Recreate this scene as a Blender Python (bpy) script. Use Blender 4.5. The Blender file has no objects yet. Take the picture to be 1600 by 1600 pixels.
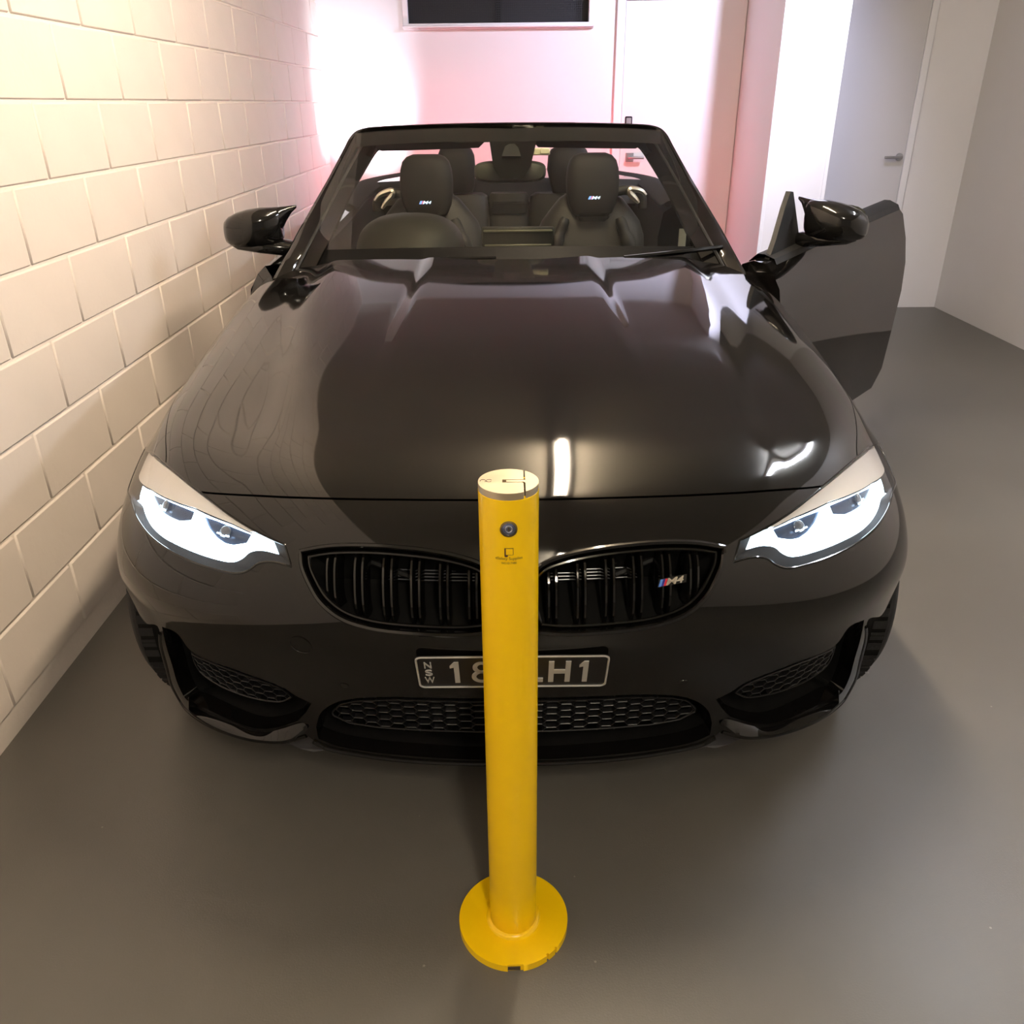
import bpy, bmesh, math, random
import numpy as np
from mathutils import Vector, Matrix
from mathutils.geometry import delaunay_2d_cdt

random.seed(7)
SC = bpy.context.scene
COL = SC.collection

# ------------------------------------------------------------------ camera
CAM = np.array((0.0, 0.0, 1.455))
PITCH, ROLL, FPX = math.radians(26.2), math.radians(-0.55), 1300.0
_f = np.array((0, math.cos(PITCH), -math.sin(PITCH)))
_u0 = np.array((0, math.sin(PITCH), math.cos(PITCH)))
_r0 = np.array((1.0, 0, 0))
_r = _r0*math.cos(ROLL) + _u0*math.sin(ROLL)
_u = -_r0*math.sin(ROLL) + _u0*math.cos(ROLL)
cam_d = bpy.data.cameras.new('camera')
cam_d.sensor_width = 36.0
cam_d.lens = 36.0*FPX/1600.0
cam_d.clip_start = 0.02
cam_o = bpy.data.objects.new('camera', cam_d)
COL.objects.link(cam_o)
cam_o.matrix_world = Matrix(((_r[0], _u[0], -_f[0], CAM[0]), (_r[1], _u[1], -_f[1], CAM[1]),
                             (_r[2], _u[2], -_f[2], CAM[2]), (0, 0, 0, 1)))
SC.camera = cam_o

# ------------------------------------------------------------------ world, exposure
W = bpy.data.worlds.new('world'); SC.world = W
W.use_nodes = True
W.node_tree.nodes['Background'].inputs[0].default_value = (0.02, 0.02, 0.022, 1)
W.node_tree.nodes['Background'].inputs[1].default_value = 1.0
vs = SC.view_settings
vs.view_transform = 'Standard'; vs.look = 'None'; vs.gamma = 1.0
vs.use_curve_mapping = False
vs.exposure = 0.15
SC.cycles.max_bounces = 8
SC.cycles.diffuse_bounces = 4
SC.cycles.glossy_bounces = 4

# strengths of the lamps the garage and the car have (built further down)
TUBE_WARM = 42.0      # fluorescent batten over the bonnet
TUBE_COOL = 26.0      # fluorescent battens over the next bay
TUBE_BACK = 44.0      # batten behind the camera
TAIL_RED = 40.0
REVERSE_W = 170.0
DOWNLIGHT_W = 370.0
HEADLAMP = 7.0

# ------------------------------------------------------------------ survey helpers
def project(P):
    P = np.atleast_2d(P); d = P-CAM
    Z = d@_f
    return np.stack((800+FPX*(d@_r)/Z, 800-FPX*(d@_u)/Z), 1)
def ray(px, py):
    return _f+(px-800)/FPX*_r+(800-py)/FPX*_u
def at_y(px, py, Y):
    d = ray(px, py); return CAM+d*(Y/d[1])
def at_x(px, py, X):
    d = ray(px, py); return CAM+d*(X/d[0])
def at_z(px, py, Z):
    d = ray(px, py); return CAM+d*((Z-CAM[2])/d[2])

# ------------------------------------------------------------------ materials
MATS = {}
def mat(name, col=(0.5, 0.5, 0.5), rough=0.5, metal=0.0, coat=0.0, spec=0.5, emit=None, estr=0.0,
        var=0.0, vscale=20.0, bump=0.0, bscale=80.0, trans=0.0, alpha=1.0, rvar=0.0):
    if name in MATS: return MATS[name]
    m = bpy.data.materials.new(name); m.use_nodes = True
    nt = m.node_tree; b = nt.nodes['Principled BSDF']
    b.inputs['Base Color'].default_value = (*col, 1)
    b.inputs['Roughness'].default_value = rough
    b.inputs['Metallic'].default_value = metal
    b.inputs['Coat Weight'].default_value = coat
    b.inputs['Coat Roughness'].default_value = 0.02
    b.inputs['Specular IOR Level'].default_value = spec
    b.inputs['Transmission Weight'].default_value = trans
    b.inputs['Alpha'].default_value = alpha
    if emit:
        b.inputs['Emission Color'].default_value = (*emit, 1)
        b.inputs['Emission Strength'].default_value = estr
    tc = None
    if var or bump or rvar:
        tc = nt.nodes.new('ShaderNodeTexCoord')
    if var or rvar:
        n = nt.nodes.new('ShaderNodeTexNoise'); n.inputs['Scale'].default_value = vscale
        n.inputs['Detail'].default_value = 5
        nt.links.new(tc.outputs['Object'], n.inputs['Vector'])
        if var:
            mx = nt.nodes.new('ShaderNodeMix'); mx.data_type = 'RGBA'
            mx.inputs['A'].default_value = (*[c*(1-var) for c in col], 1)
            mx.inputs['B'].default_value = (*[min(1, c*(1+var)) for c in col], 1)
            nt.links.new(n.outputs['Fac'], mx.inputs['Factor'])
            nt.links.new(mx.outputs['Result'], b.inputs['Base Color'])
        if rvar:
            mr = nt.nodes.new('ShaderNodeMapRange')
            mr.inputs['From Min'].default_value = 0.3; mr.inputs['From Max'].default_value = 0.7
            mr.inputs['To Min'].default_value = rough-rvar; mr.inputs['To Max'].default_value = rough+rvar
            nt.links.new(n.outputs['Fac'], mr.inputs['Value'])
            nt.links.new(mr.outputs['Result'], b.inputs['Roughness'])
    if bump:
        n2 = nt.nodes.new('ShaderNodeTexNoise'); n2.inputs['Scale'].default_value = bscale
        n2.inputs['Detail'].default_value = 4
        nt.links.new(tc.outputs['Object'], n2.inputs['Vector'])
        bp = nt.nodes.new('ShaderNodeBump'); bp.inputs['Strength'].default_value = bump
        bp.inputs['Distance'].default_value = 0.002
        nt.links.new(n2.outputs['Fac'], bp.inputs['Height'])
        nt.links.new(bp.outputs['Normal'], b.inputs['Normal'])
    MATS[name] = m
    return m

def clear_glass(name, tint=(0.9, 0.92, 0.9), rough=0.0, refl=1.0):
    m = bpy.data.materials.new(name); m.use_nodes = True
    nt = m.node_tree; nt.nodes.clear()
    out = nt.nodes.new('ShaderNodeOutputMaterial'); mix = nt.nodes.new('ShaderNodeMixShader')
    tr = nt.nodes.new('ShaderNodeBsdfTransparent'); gl = nt.nodes.new('ShaderNodeBsdfGlossy')
    lw = nt.nodes.new('ShaderNodeLayerWeight'); lw.inputs['Blend'].default_value = 0.5     # Schlick's term, the same from both sides
    pw = nt.nodes.new('ShaderNodeMath'); pw.operation = 'POWER'; pw.inputs[1].default_value = 5.0
    nt.links.new(lw.outputs['Facing'], pw.inputs[0])
    fr = nt.nodes.new('ShaderNodeMath'); fr.operation = 'MULTIPLY_ADD'; fr.inputs[1].default_value = 0.95; fr.inputs[2].default_value = 0.05
    nt.links.new(pw.outputs[0], fr.inputs[0])
    mu = nt.nodes.new('ShaderNodeMath'); mu.operation = 'MULTIPLY'; mu.inputs[1].default_value = refl
    tr.inputs[0].default_value = (*tint, 1); gl.inputs['Roughness'].default_value = rough
    gl.inputs[0].default_value = (1, 1, 1, 1)
    nt.links.new(fr.outputs[0], mu.inputs[0]); nt.links.new(mu.outputs[0], mix.inputs[0])
    nt.links.new(tr.outputs[0], mix.inputs[1]); nt.links.new(gl.outputs[0], mix.inputs[2])
    nt.links.new(mix.outputs[0], out.inputs[0])
    return m

M_PAINT = mat('black_car_paint', (0.0035, 0.0032, 0.003), 0.045, spec=0.5, rvar=0.012, vscale=6)
M_GLOSSBLK = mat('gloss_black_plastic', (0.004, 0.004, 0.004), 0.09, spec=0.5, rvar=0.02, vscale=30)
M_MATBLK = mat('matt_black_plastic', (0.008, 0.008, 0.008), 0.6, spec=0.3, var=0.2)
M_VOID = mat('dark_duct_lining', (0.003, 0.003, 0.003), 0.8, spec=0.15, var=0.2)
M_HONEY = mat('honeycomb_plastic', (0.005, 0.005, 0.006), 0.42, spec=0.5, var=0.15)
M_RUBBER = mat('tyre_rubber', (0.012, 0.012, 0.013), 0.75, spec=0.3, var=0.25, vscale=60, bump=0.3, bscale=200)
M_ALLOY = mat('dark_alloy', (0.05, 0.05, 0.052), 0.3, metal=0.9, var=0.1)
M_DISC = mat('brake_disc_steel', (0.35, 0.34, 0.33), 0.35, metal=1.0, var=0.1)
M_LEATHER = mat('black_leather', (0.0085, 0.0078, 0.0065), 0.55, spec=0.3, var=0.15, vscale=30)
M_LEATHER2 = mat('dark_leather_headrest', (0.0055, 0.005, 0.0048), 0.6, spec=0.25, var=0.15, vscale=30)
M_TRIM = mat('soft_dash_plastic', (0.008, 0.0075, 0.006), 0.6, spec=0.3, var=0.2, vscale=50)
M_CLOTH = mat('dark_headliner', (0.007, 0.0065, 0.0065), 0.9, spec=0.2, var=0.2, vscale=60)
M_CHROME = mat('satin_silver_trim', (0.75, 0.7, 0.62), 0.28, metal=1.0, var=0.05)
M_BROW = mat('silver_headlamp_brow', (0.92, 0.86, 0.78), 0.42, metal=0.0, var=0.03)
M_RAD = mat('radiator_fins', (0.30, 0.30, 0.32), 0.4, metal=0.7, var=0.1)
M_LED = mat('headlamp_light_guide', (0.9, 0.95, 1.0), 0.3, emit=(0.66, 0.86, 1.0), estr=HEADLAMP)
M_LAMPIN = mat('headlamp_housing', (0.004, 0.005, 0.008), 0.7, spec=0.1, var=0.1)
M_LENSBALL = mat('projector_lens', (0.05, 0.07, 0.1), 0.05, spec=0.8, coat=1.0, var=0.05)
M_TAIL = mat('tail_lamp_red', (0.4, 0.01, 0.01), 0.2, emit=(1.0, 0.035, 0.10), estr=TAIL_RED)
M_REV = mat('reverse_lamp_white', (0.9, 0.9, 0.95), 0.2, emit=(0.85, 0.88, 1.0), estr=3.0)
M_GLASS = clear_glass('windscreen_glass', (0.80, 0.83, 0.76), 0.0, 1.0)
M_LAMPGLASS = clear_glass('headlamp_cover_glass', (0.97, 0.98, 1.0), 0.01, 0.9)
M_PLATEBLK = mat('plate_black', (0.008, 0.008, 0.010), 0.35, spec=0.4, var=0.1)
M_PLATESIL = mat('plate_silver', (0.55, 0.55, 0.55), 0.38, metal=0.3, var=0.05)
M_YELLOW = mat('yellow_powder_coat', (0.95, 0.61, 0.003), 0.27, spec=0.5, var=0.05, vscale=14, bump=0.04, bscale=300)
M_CAPST = mat('cap_brushed_steel', (0.66, 0.56, 0.40), 0.36, metal=0.85, var=0.06, vscale=30, rvar=0.06)
M_DARKST = mat('dark_slot', (0.05, 0.035, 0.02), 0.6, var=0.2)
M_LOCKBLUE = mat('lock_barrel_steel', (0.22, 0.26, 0.42), 0.25, metal=0.9, var=0.2, vscale=120)
M_PRINT = mat('dark_print', (0.09, 0.035, 0.006), 0.6, var=0.1)
M_BLUE1 = mat('badge_light_blue', (0.10, 0.26, 0.75), 0.3, var=0.03)
M_BLUE2 = mat('badge_dark_blue', (0.03, 0.03, 0.28), 0.3, var=0.03)
M_RED = mat('badge_red', (0.62, 0.03, 0.05), 0.3, var=0.03)
M_BADGE = mat('badge_silver', (0.62, 0.58, 0.50), 0.3, metal=0.6, var=0.05)
M_BLITB = mat('seat_badge_lit_blue', (0.2, 0.4, 0.9), 0.4, emit=(0.18, 0.38, 1.0), estr=1.1)
M_BLITR = mat('seat_badge_lit_red', (0.6, 0.1, 0.2), 0.4, emit=(0.8, 0.12, 0.22), estr=0.6)
M_BLITW = mat('seat_badge_lit_white', (0.7, 0.8, 1.0), 0.4, emit=(0.6, 0.78, 1.0), estr=1.3)
M_CREAM = mat('cream_plastic', (0.78, 0.74, 0.55), 0.5, var=0.04)
M_STICK = mat('cream_sticker', (0.55, 0.53, 0.42), 0.6, var=0.15, vscale=120)
M_MIRRORG = mat('mirror_glass', (0.5, 0.52, 0.5), 0.12, metal=0.9, var=0.05)

M_BLOCK = mat('cream_painted_block', (0.70, 0.63, 0.575), 0.62, var=0.04, vscale=6, bump=0.5, bscale=55)
M_JOINT = mat('cream_painted_joint', (0.74, 0.67, 0.61), 0.65, var=0.06, vscale=25, bump=0.5, bscale=90)
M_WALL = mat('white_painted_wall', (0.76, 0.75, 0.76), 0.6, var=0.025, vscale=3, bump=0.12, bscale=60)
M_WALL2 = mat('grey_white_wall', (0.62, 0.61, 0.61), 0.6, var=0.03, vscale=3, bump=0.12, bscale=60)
M_CEIL = mat('ceiling_paint', (0.50, 0.475, 0.42), 0.7, var=0.05, vscale=2, bump=0.2, bscale=40)
M_DOORW = mat('white_door_paint', (0.76, 0.75, 0.76), 0.42, var=0.02, vscale=4)
M_DOORG = mat('grey_door_paint', (0.58, 0.57, 0.58), 0.45, var=0.02, vscale=4)
M_FRAMEW = mat('white_frame_paint', (0.80, 0.80, 0.82), 0.4, var=0.02)
M_SCREEN = mat('dark_window_screen', (0.01, 0.011, 0.016), 0.6, var=0.2, vscale=200)
M_PANE = mat('night_window_pane', (0.01, 0.012, 0.02), 0.5, spec=0.5, var=0.1)
M_GREYMET = mat('grey_satin_metal', (0.42, 0.42, 0.44), 0.35, metal=0.8, var=0.05)

def floor_mat():
    m = bpy.data.materials.new('grey_epoxy_floor'); m.use_nodes = True
    nt = m.node_tree; b = nt.nodes['Principled BSDF']; L = nt.links.new
    tc = nt.nodes.new('ShaderNodeTexCoord')
    n1 = nt.nodes.new('ShaderNodeTexNoise'); n1.inputs['Scale'].default_value = 1.6; n1.inputs['Detail'].default_value = 6
    n2 = nt.nodes.new('ShaderNodeTexNoise'); n2.inputs['Scale'].default_value = 260; n2.inputs['Detail'].default_value = 3
    n3 = nt.nodes.new('ShaderNodeTexVoronoi'); n3.inputs['Scale'].default_value = 9.0
    for n in (n1, n2, n3): L(tc.outputs['Object'], n.inputs['Vector'])
    r = nt.nodes.new('ShaderNodeValToRGB')
    r.color_ramp.elements[0].position = 0.3; r.color_ramp.elements[0].color = (0.100, 0.094, 0.083, 1)
    r.color_ramp.elements[1].position = 0.7; r.color_ramp.elements[1].color = (0.122, 0.115, 0.102, 1)
    L(n1.outputs['Fac'], r.inputs['Fac'])
    sp = nt.nodes.new('ShaderNodeMath'); sp.operation = 'LESS_THAN'; sp.inputs[1].default_value = 0.022
    L(n3.outputs['Distance'], sp.inputs[0])
    mx = nt.nodes.new('ShaderNodeMix'); mx.data_type = 'RGBA'; mx.inputs['B'].default_value = (0.22, 0.205, 0.18, 1)
    L(sp.outputs[0], mx.inputs['Factor']); L(r.outputs['Color'], mx.inputs['A'])
    L(mx.outputs['Result'], b.inputs['Base Color'])
    mr = nt.nodes.new('ShaderNodeMapRange'); mr.inputs['To Min'].default_value = 0.34; mr.inputs['To Max'].default_value = 0.46
    L(n1.outputs['Fac'], mr.inputs['Value']); L(mr.outputs['Result'], b.inputs['Roughness'])
    bp = nt.nodes.new('ShaderNodeBump'); bp.inputs['Strength'].default_value = 0.25; bp.inputs['Distance'].default_value = 0.001
    L(n2.outputs['Fac'], bp.inputs['Height']); L(bp.outputs['Normal'], b.inputs['Normal'])
    return m
M_FLOOR = floor_mat()

# ------------------------------------------------------------------ object helpers
def empty(name, loc, label=None, cat=None, group=None):
    o = bpy.data.objects.new(name, None); COL.objects.link(o); o.location = loc
    o.empty_display_size = 0.1
    if label: o['label'] = label
    if cat: o['category'] = cat
    if group: o['group'] = group
    return o

def link(o, parent=None):
    COL.objects.link(o)
    if parent is not None:
        o.parent = parent
        if parent.type == 'EMPTY':
            o.matrix_parent_inverse = Matrix.Translation(-Vector(parent.location))
    return o

def obj(name, V, F, m, parent=None, smooth=True, normals=None, label=None, kind=None, mats=None, midx=None):
    me = bpy.data.meshes.new(name)
    me.from_pydata([tuple(map(float, v)) for v in V], [], [tuple(map(int, f)) for f in F])
    me.update()
    if normals is None:
        bm = bmesh.new(); bm.from_mesh(me); bmesh.ops.recalc_face_normals(bm, faces=bm.faces); bm.to_mesh(me); bm.free()
    for mm in (mats or [m]): me.materials.append(mm)
    if midx is not None: me.polygons.foreach_set('material_index', midx)
    me.polygons.foreach_set('use_smooth', [bool(smooth)]*len(me.polygons))
    if smooth and smooth != 'all':
        try: me.set_sharp_from_angle(angle=math.radians(38))
        except Exception: pass
    if normals is not None:
        me.normals_split_custom_set_from_vertices([tuple(map(float, n)) for n in normals])
    o = bpy.data.objects.new(name, me)
    link(o, parent)
    if label: o['label'] = label
    if kind: o['kind'] = kind
    return o

class MB:
    """collects simple shapes into one mesh"""
    def __init__(s): s.V = []; s.F = []
    def add(s, V, F):
        n = len(s.V); s.V += [tuple(map(float, v)) for v in V]; s.F += [tuple(int(i)+n for i in f) for f in F]; return s
    def box(s, c, h, R=None, bev=0.0):
        c = np.array(c, float); h = np.array(h, float); R = np.eye(3) if R is None else np.array(R)
        if bev <= 0:
            V = [c+R@(np.array((i, j, k))*h) for i in (-1, 1) for j in (-1, 1) for k in (-1, 1)]
            F = [(0, 1, 3, 2), (4, 6, 7, 5), (0, 4, 5, 1), (2, 3, 7, 6), (0, 2, 6, 4), (1, 5, 7, 3)]
            return s.add(V, F)
        b = min(bev, *(h*0.98))
        V = []; idx = {}
        for i in (-1, 1):
            for j in (-1, 1):
                for k in (-1, 1):
                    sg = np.array((i, j, k))
                    for a in range(3):
                        q = sg*h; 
                        for t in range(3):
                            if t != a: q[t] = sg[t]*(h[t]-b)
                        idx[(i, j, k, a)] = len(V); V.append(c+R@q)
        F = []
        P = lambda a, sa: [(1, 1), (1, -1), (-1, -1), (-1, 1)]
        for a in range(3):
            o1, o2 = [t for t in range(3) if t != a]
            for sa in (-1, 1):
                f = []
                for (p, q) in ((1, 1), (-1, 1), (-1, -1), (1, -1)):
                    k = [0, 0, 0]; k[a] = sa; k[o1] = p; k[o2] = q
                    f.append(idx[(*k, a)])
                if (sa > 0) == (a == 1): f.reverse()
                F.append(f)
        for a in range(3):           # edges along axis a
            o1, o2 = [t for t in range(3) if t != a]
            for p in (-1, 1):
                for q in (-1, 1):
                    k0 = [0, 0, 0]; k0[o1] = p; k0[o2] = q; k1 = list(k0); k0[a] = -1; k1[a] = 1
                    F.append((idx[(*k0, o1)], idx[(*k1, o1)], idx[(*k1, o2)], idx[(*k0, o2)]))
        for i in (-1, 1):
            for j in (-1, 1):
                for k in (-1, 1):
                    F.append((idx[(i, j, k, 0)], idx[(i, j, k, 1)], idx[(i, j, k, 2)]))
        return s.add(V, F)
    def tube(s, P, r, n=8, closed=False, cap=True, sx=1.0):
        P = [np.array(p, float) for p in P]; N = len(P); rr = r if hasattr(r, '__len__') else [r]*N
        T = []
        for i in range(N):
            a = P[(i-1) % N] if (closed or i > 0) else P[i]; b = P[(i+1) % N] if (closed or i < N-1) else P[i]
            t = b-a; T.append(t/(np.linalg.norm(t)+1e-12))
        ref = np.array((0, 0, 1.0)) if abs(T[0][2]) < 0.9 else np.array((1.0, 0, 0))
        V = []
        x = np.cross(T[0], ref); x /= np.linalg.norm(x)
        for i in range(N):
            x = x-T[i]*(x@T[i]); x /= np.linalg.norm(x)+1e-12
            y = np.cross(T[i], x)
            for k in range(n):
                a = 2*math.pi*k/n
                V.append(P[i]+rr[i]*(math.cos(a)*x*sx+math.sin(a)*y))
        F = []
        M = N if closed else N-1
        for i in range(M):
            for k in range(n):
                a, b = i*n+k, i*n+(k+1) % n; c, d = ((i+1) % N)*n+(k+1) % n, ((i+1) % N)*n+k
                F.append((a, b, c, d))
        if cap and not closed:
            F.append(tuple(range(n-1, -1, -1))); F.append(tuple((N-1)*n+k for k in range(n)))
        return s.add(V, F)
    def lathe(s, prof, n=48, axis='z', c=(0, 0, 0), close=True):
        c = np.array(c, float); V = []; m = len(prof)
        for k in range(n):
            a = 2*math.pi*k/n
            for (r, h) in prof:
                p = (r*math.cos(a), r*math.sin(a), h)
                if axis == 'x': p = (h, p[0], p[1])
                elif axis == 'y': p = (p[1], h, p[0])
                V.append(c+np.array(p))
        F = []
        for k in range(n):
            for i in range(m-1):
                F.append((k*m+i, ((k+1) % n)*m+i, ((k+1) % n)*m+i+1, k*m+i+1))
        return s.add(V, F)
    def loft(s, rings, closed=True, caps=True):
        n = len(rings[0]); V = [p for r in rings for p in r]; F = []
        for i in range(len(rings)-1):
            for k in range(n if closed else n-1):
                F.append((i*n+k, i*n+(k+1) % n, (i+1)*n+(k+1) % n, (i+1)*n+k))
        if caps and closed:
            F.append(tuple(range(n-1, -1, -1))); F.append(tuple((len(rings)-1)*n+k for k in range(n)))
        return s.add(V, F)
    def prism(s, poly, O, X, Y, Nn, t):
        """extrude the 2-D polygon poly (in frame O, X, Y) by t along Nn"""
        O, X, Y, Nn = (np.array(a, float) for a in (O, X, Y, Nn))
        n = len(poly)
        A = [O+X*p[0]+Y*p[1] for p in poly]; B = [a+Nn*t for a in A]
        tris = tri_poly(poly)
        F = [tuple(i+n for i in f) for f in tris]+[tuple(reversed(f)) for f in tris]
        for i in range(n):
            j = (i+1) % n; F.append((i, j, j+n, i+n))
        return s.add(A+B, F)
    def build(s, name, m, parent=None, smooth=True, **k):
        return obj(name, s.V, s.F, m, parent, smooth, **k)

def inside(P, poly):
    """points (N,2) inside polygon"""
    P = np.asarray(P); poly = np.asarray(poly); x, y = P[:, 0], P[:, 1]
    c = np.zeros(len(P), bool); n = len(poly)
    for i in range(n):
        x1, y1 = poly[i]; x2, y2 = poly[(i+1) % n]
        if y1 == y2: continue
        cond = ((y1 > y) != (y2 > y)) & (x < (x2-x1)*(y-y1)/(y2-y1)+x1)
        c ^= cond
    return c

def area2(poly):
    p = np.asarray(poly); q = np.roll(p, -1, 0)
    return 0.5*np.sum(p[:, 0]*q[:, 1]-q[:, 0]*p[:, 1])

def tri_poly(poly):
    poly = np.asarray(poly, float)
    pts = [Vector((float(a), float(b))) for a, b in poly]
    n = len(pts)
    v, e, f, ov, oe, of = delaunay_2d_cdt(pts, [(i, (i+1) % n) for i in range(n)], [], 0, 1e-7)
    out = []
    for t in f:
        c = sum((v[i] for i in t), Vector((0, 0)))/3
        if inside([c], poly)[0]:
            ids = [ov[i][0] if ov[i] else 0 for i in t]
            P = [v[i] for i in t]
            if (P[1]-P[0]).cross(P[2]-P[0]) < 0: ids.reverse()
            out.append(tuple(ids))
    return out

def catmull(pts, n=8):
    P = np.asarray(pts, float)
    if len(P) < 3: 
        return np.array([P[0]+(P[-1]-P[0])*t for t in np.linspace(0, 1, n+1)])
    k = np.concatenate(([0], np.cumsum(np.maximum(1e-9, np.linalg.norm(np.diff(P, axis=0), axis=1)**0.5))))
    Q = np.vstack((2*P[0]-P[1], P, 2*P[-1]-P[-2])); kk = np.concatenate(([-k[1]], k, [2*k[-1]-k[-2]]))
    out = []
    for i in range(len(P)-1):
        p0, p1, p2, p3 = Q[i:i+4]; t0, t1, t2, t3 = kk[i:i+4]
        for t in np.linspace(t1, t2, n, endpoint=False):
            A1 = (t1-t)/(t1-t0)*p0+(t-t0)/(t1-t0)*p1; A2 = (t2-t)/(t2-t1)*p1+(t-t1)/(t2-t1)*p2
            A3 = (t3-t)/(t3-t2)*p2+(t-t2)/(t3-t2)*p3
            B1 = (t2-t)/(t2-t0)*A1+(t-t0)/(t2-t0)*A2; B2 = (t3-t)/(t3-t1)*A2+(t-t1)/(t3-t1)*A3
            out.append((t2-t)/(t2-t1)*B1+(t-t1)/(t2-t1)*B2)
    out.append(P[-1])
    return np.array(out)

def resample(P, step):
    P = np.asarray(P, float); d = np.linalg.norm(np.diff(P, axis=0), axis=1); s = np.concatenate(([0], np.cumsum(d)))
    n = max(2, int(round(s[-1]/step))+1); t = np.linspace(0, s[-1], n)
    return np.stack([np.interp(t, s, P[:, k]) for k in range(P.shape[1])], 1)

def unit(v):
    v = np.asarray(v, float); return v/(np.linalg.norm(v)+1e-12)

def superring(c, X, Y, a, b, n=20, e=2.5):
    c, X, Y = (np.array(q, float) for q in (c, X, Y)); out = []
    for k in range(n):
        t = 2*math.pi*k/n; cs, sn = math.cos(t), math.sin(t)
        out.append(c+X*a*math.copysign(abs(cs)**(2/e), cs)+Y*b*math.copysign(abs(sn)**(2/e), sn))
    return out

def text_mesh(body, size=1.0, extrude=0.0, align='CENTER', bold=0.0):
    cu = bpy.data.curves.new('lettering', 'FONT'); cu.body = body; cu.size = size; cu.extrude = extrude
    cu.align_x = align; cu.align_y = 'CENTER'; cu.resolution_u = 4; cu.offset = bold
    o = bpy.data.objects.new('lettering', cu); COL.objects.link(o)
    bpy.context.view_layer.update()
    dg = bpy.context.evaluated_depsgraph_get()
    me = bpy.data.meshes.new_from_object(o.evaluated_get(dg))
    V = [tuple(v.co) for v in me.vertices]; F = [tuple(p.vertices) for p in me.polygons]
    bpy.data.objects.remove(o); bpy.data.curves.remove(cu); bpy.data.meshes.remove(me)
    return np.array(V), F

def fit_text(body, w, h, extrude=0.0):
    V, F = text_mesh(body, 1.0, 0.5 if extrude else 0.0, bold=0.007 if extrude else 0.0)
    lo, hi = V.min(0), V.max(0); c = (lo+hi)/2
    V = V-c; V[:, 0] *= w/(hi[0]-lo[0]); V[:, 1] *= h/(hi[1]-lo[1])
    if extrude: V[:, 2] *= extrude/(hi[2]-lo[2])
    return V, F

def place(V, O, X, Y, N):
    O, X, Y, N = (np.array(a, float) for a in (O, X, Y, N))
    return [O+X*v[0]+Y*v[1]+N*v[2] for v in V]

# ================================================================== the garage
WX, BY, CEIL, RX, FY = -1.28, 6.5, 2.72, 3.3, -5.0
def struct(name, mb, m, parent=None, smooth=False):
    o = mb.build(name, m, parent, smooth)
    if parent is None: o['kind'] = 'structure'
    return o

struct('floor', MB().box((1.0, 0.75, -0.05), (2.45, 5.95, 0.05)), M_FLOOR)
struct('ceiling', MB().box((1.0, 0.75, CEIL+0.05), (2.45, 5.95, 0.05)), M_CEIL)
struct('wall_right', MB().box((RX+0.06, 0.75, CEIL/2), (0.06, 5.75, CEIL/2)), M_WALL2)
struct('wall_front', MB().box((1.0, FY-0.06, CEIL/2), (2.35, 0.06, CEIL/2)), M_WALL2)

# block wall on the driver's side: mortar bed with every block a piece of its own
wl = struct('wall_left', MB().box((WX-0.066, 0.75, CEIL/2), (0.06, 5.75, CEIL/2)), M_JOINT)
bm_ = MB().box((0, 0, 0), (0.006, 0.1965, 0.0965), bev=0.0045)
half_ = MB().box((0, 0, 0), (0.006, 0.0965, 0.0965), bev=0.0045)
def add_block(src, loc, first=[None, None]):
    k = 0 if src is bm_ else 1
    if first[k] is None:
        o = src.build('block', M_BLOCK, None, True); COL.objects.unlink(o); first[k] = o.data
        bpy.data.objects.remove(o)
    o = bpy.data.objects.new('block', first[k]); COL.objects.link(o); o.parent = wl; o.location = loc
    o.rotation_euler = (random.uniform(-.0012, .0012), random.uniform(-.002, .002), random.uniform(-.002, .002))
Z0 = 1.47-0.2*7
for r in range(-1, 13):
    zc = Z0+0.2*r+0.1
    if zc+0.09 > CEIL: break
    if zc-0.1 < -0.01: continue
    off = 0.0 if r % 2 == 0 else 0.2
    y = BY-0.2-off
    if off: add_block(half_, (WX-0.0065, BY-0.1, zc))
    while y > 1.0:
        add_block(bm_, (WX-0.0065+random.uniform(-.001, .001), y, zc)); y -= 0.4

# back wall around the window opening
wx0, wx1, wz0, wz1 = -0.675, 0.555, 1.93, 2.42
bw = MB()
bw.box(((WX-0.12+wx0)/2, BY+0.06, CEIL/2), ((wx0-WX+0.12)/2, 0.06, CEIL/2))
bw.box(((wx1+RX+0.1)/2, BY+0.06, CEIL/2), ((RX+0.1-wx1)/2, 0.06, CEIL/2))
bw.box(((wx0+wx1)/2, BY+0.06, wz0/2), ((wx1-wx0)/2, 0.06, wz0/2))
bw.box(((wx0+wx1)/2, BY+0.06, (wz1+CEIL)/2), ((wx1-wx0)/2, 0.06, (CEIL-wz1)/2))
struct('wall_back', bw, M_WALL)

win = empty('window_1', ((wx0+wx1)/2, BY, wz0)); win['kind'] = 'structure'
fr = MB(); t = 0.028
for (a, b, c, d) in ((wx0-t, wx1+t, wz0-t, wz0+0.008), (wx0-t, wx1+t, wz1-0.008, wz1+t),
                     (wx0-t, wx0+0.008, wz0, wz1), (wx1-0.008, wx1+t, wz0, wz1)):
    fr.box(((a+b)/2, BY-0.002, (c+d)/2), ((b-a)/2, 0.022, (d-c)/2), bev=0.004)
fr.build('window_frame', M_FRAMEW, win)
MB().box(((wx0+wx1)/2, BY-0.018, wz0-0.012), ((wx1-wx0)/2+0.03, 0.03, 0.008), bev=0.004).build('window_sill', M_FRAMEW, win)
sc_ = MB()
for i in range(1, 90):
    x = wx0+(wx1-wx0)*i/90; sc_.box((x, BY+0.03, (wz0+wz1)/2), (0.0016, 0.001, (wz1-wz0)/2))
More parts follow.
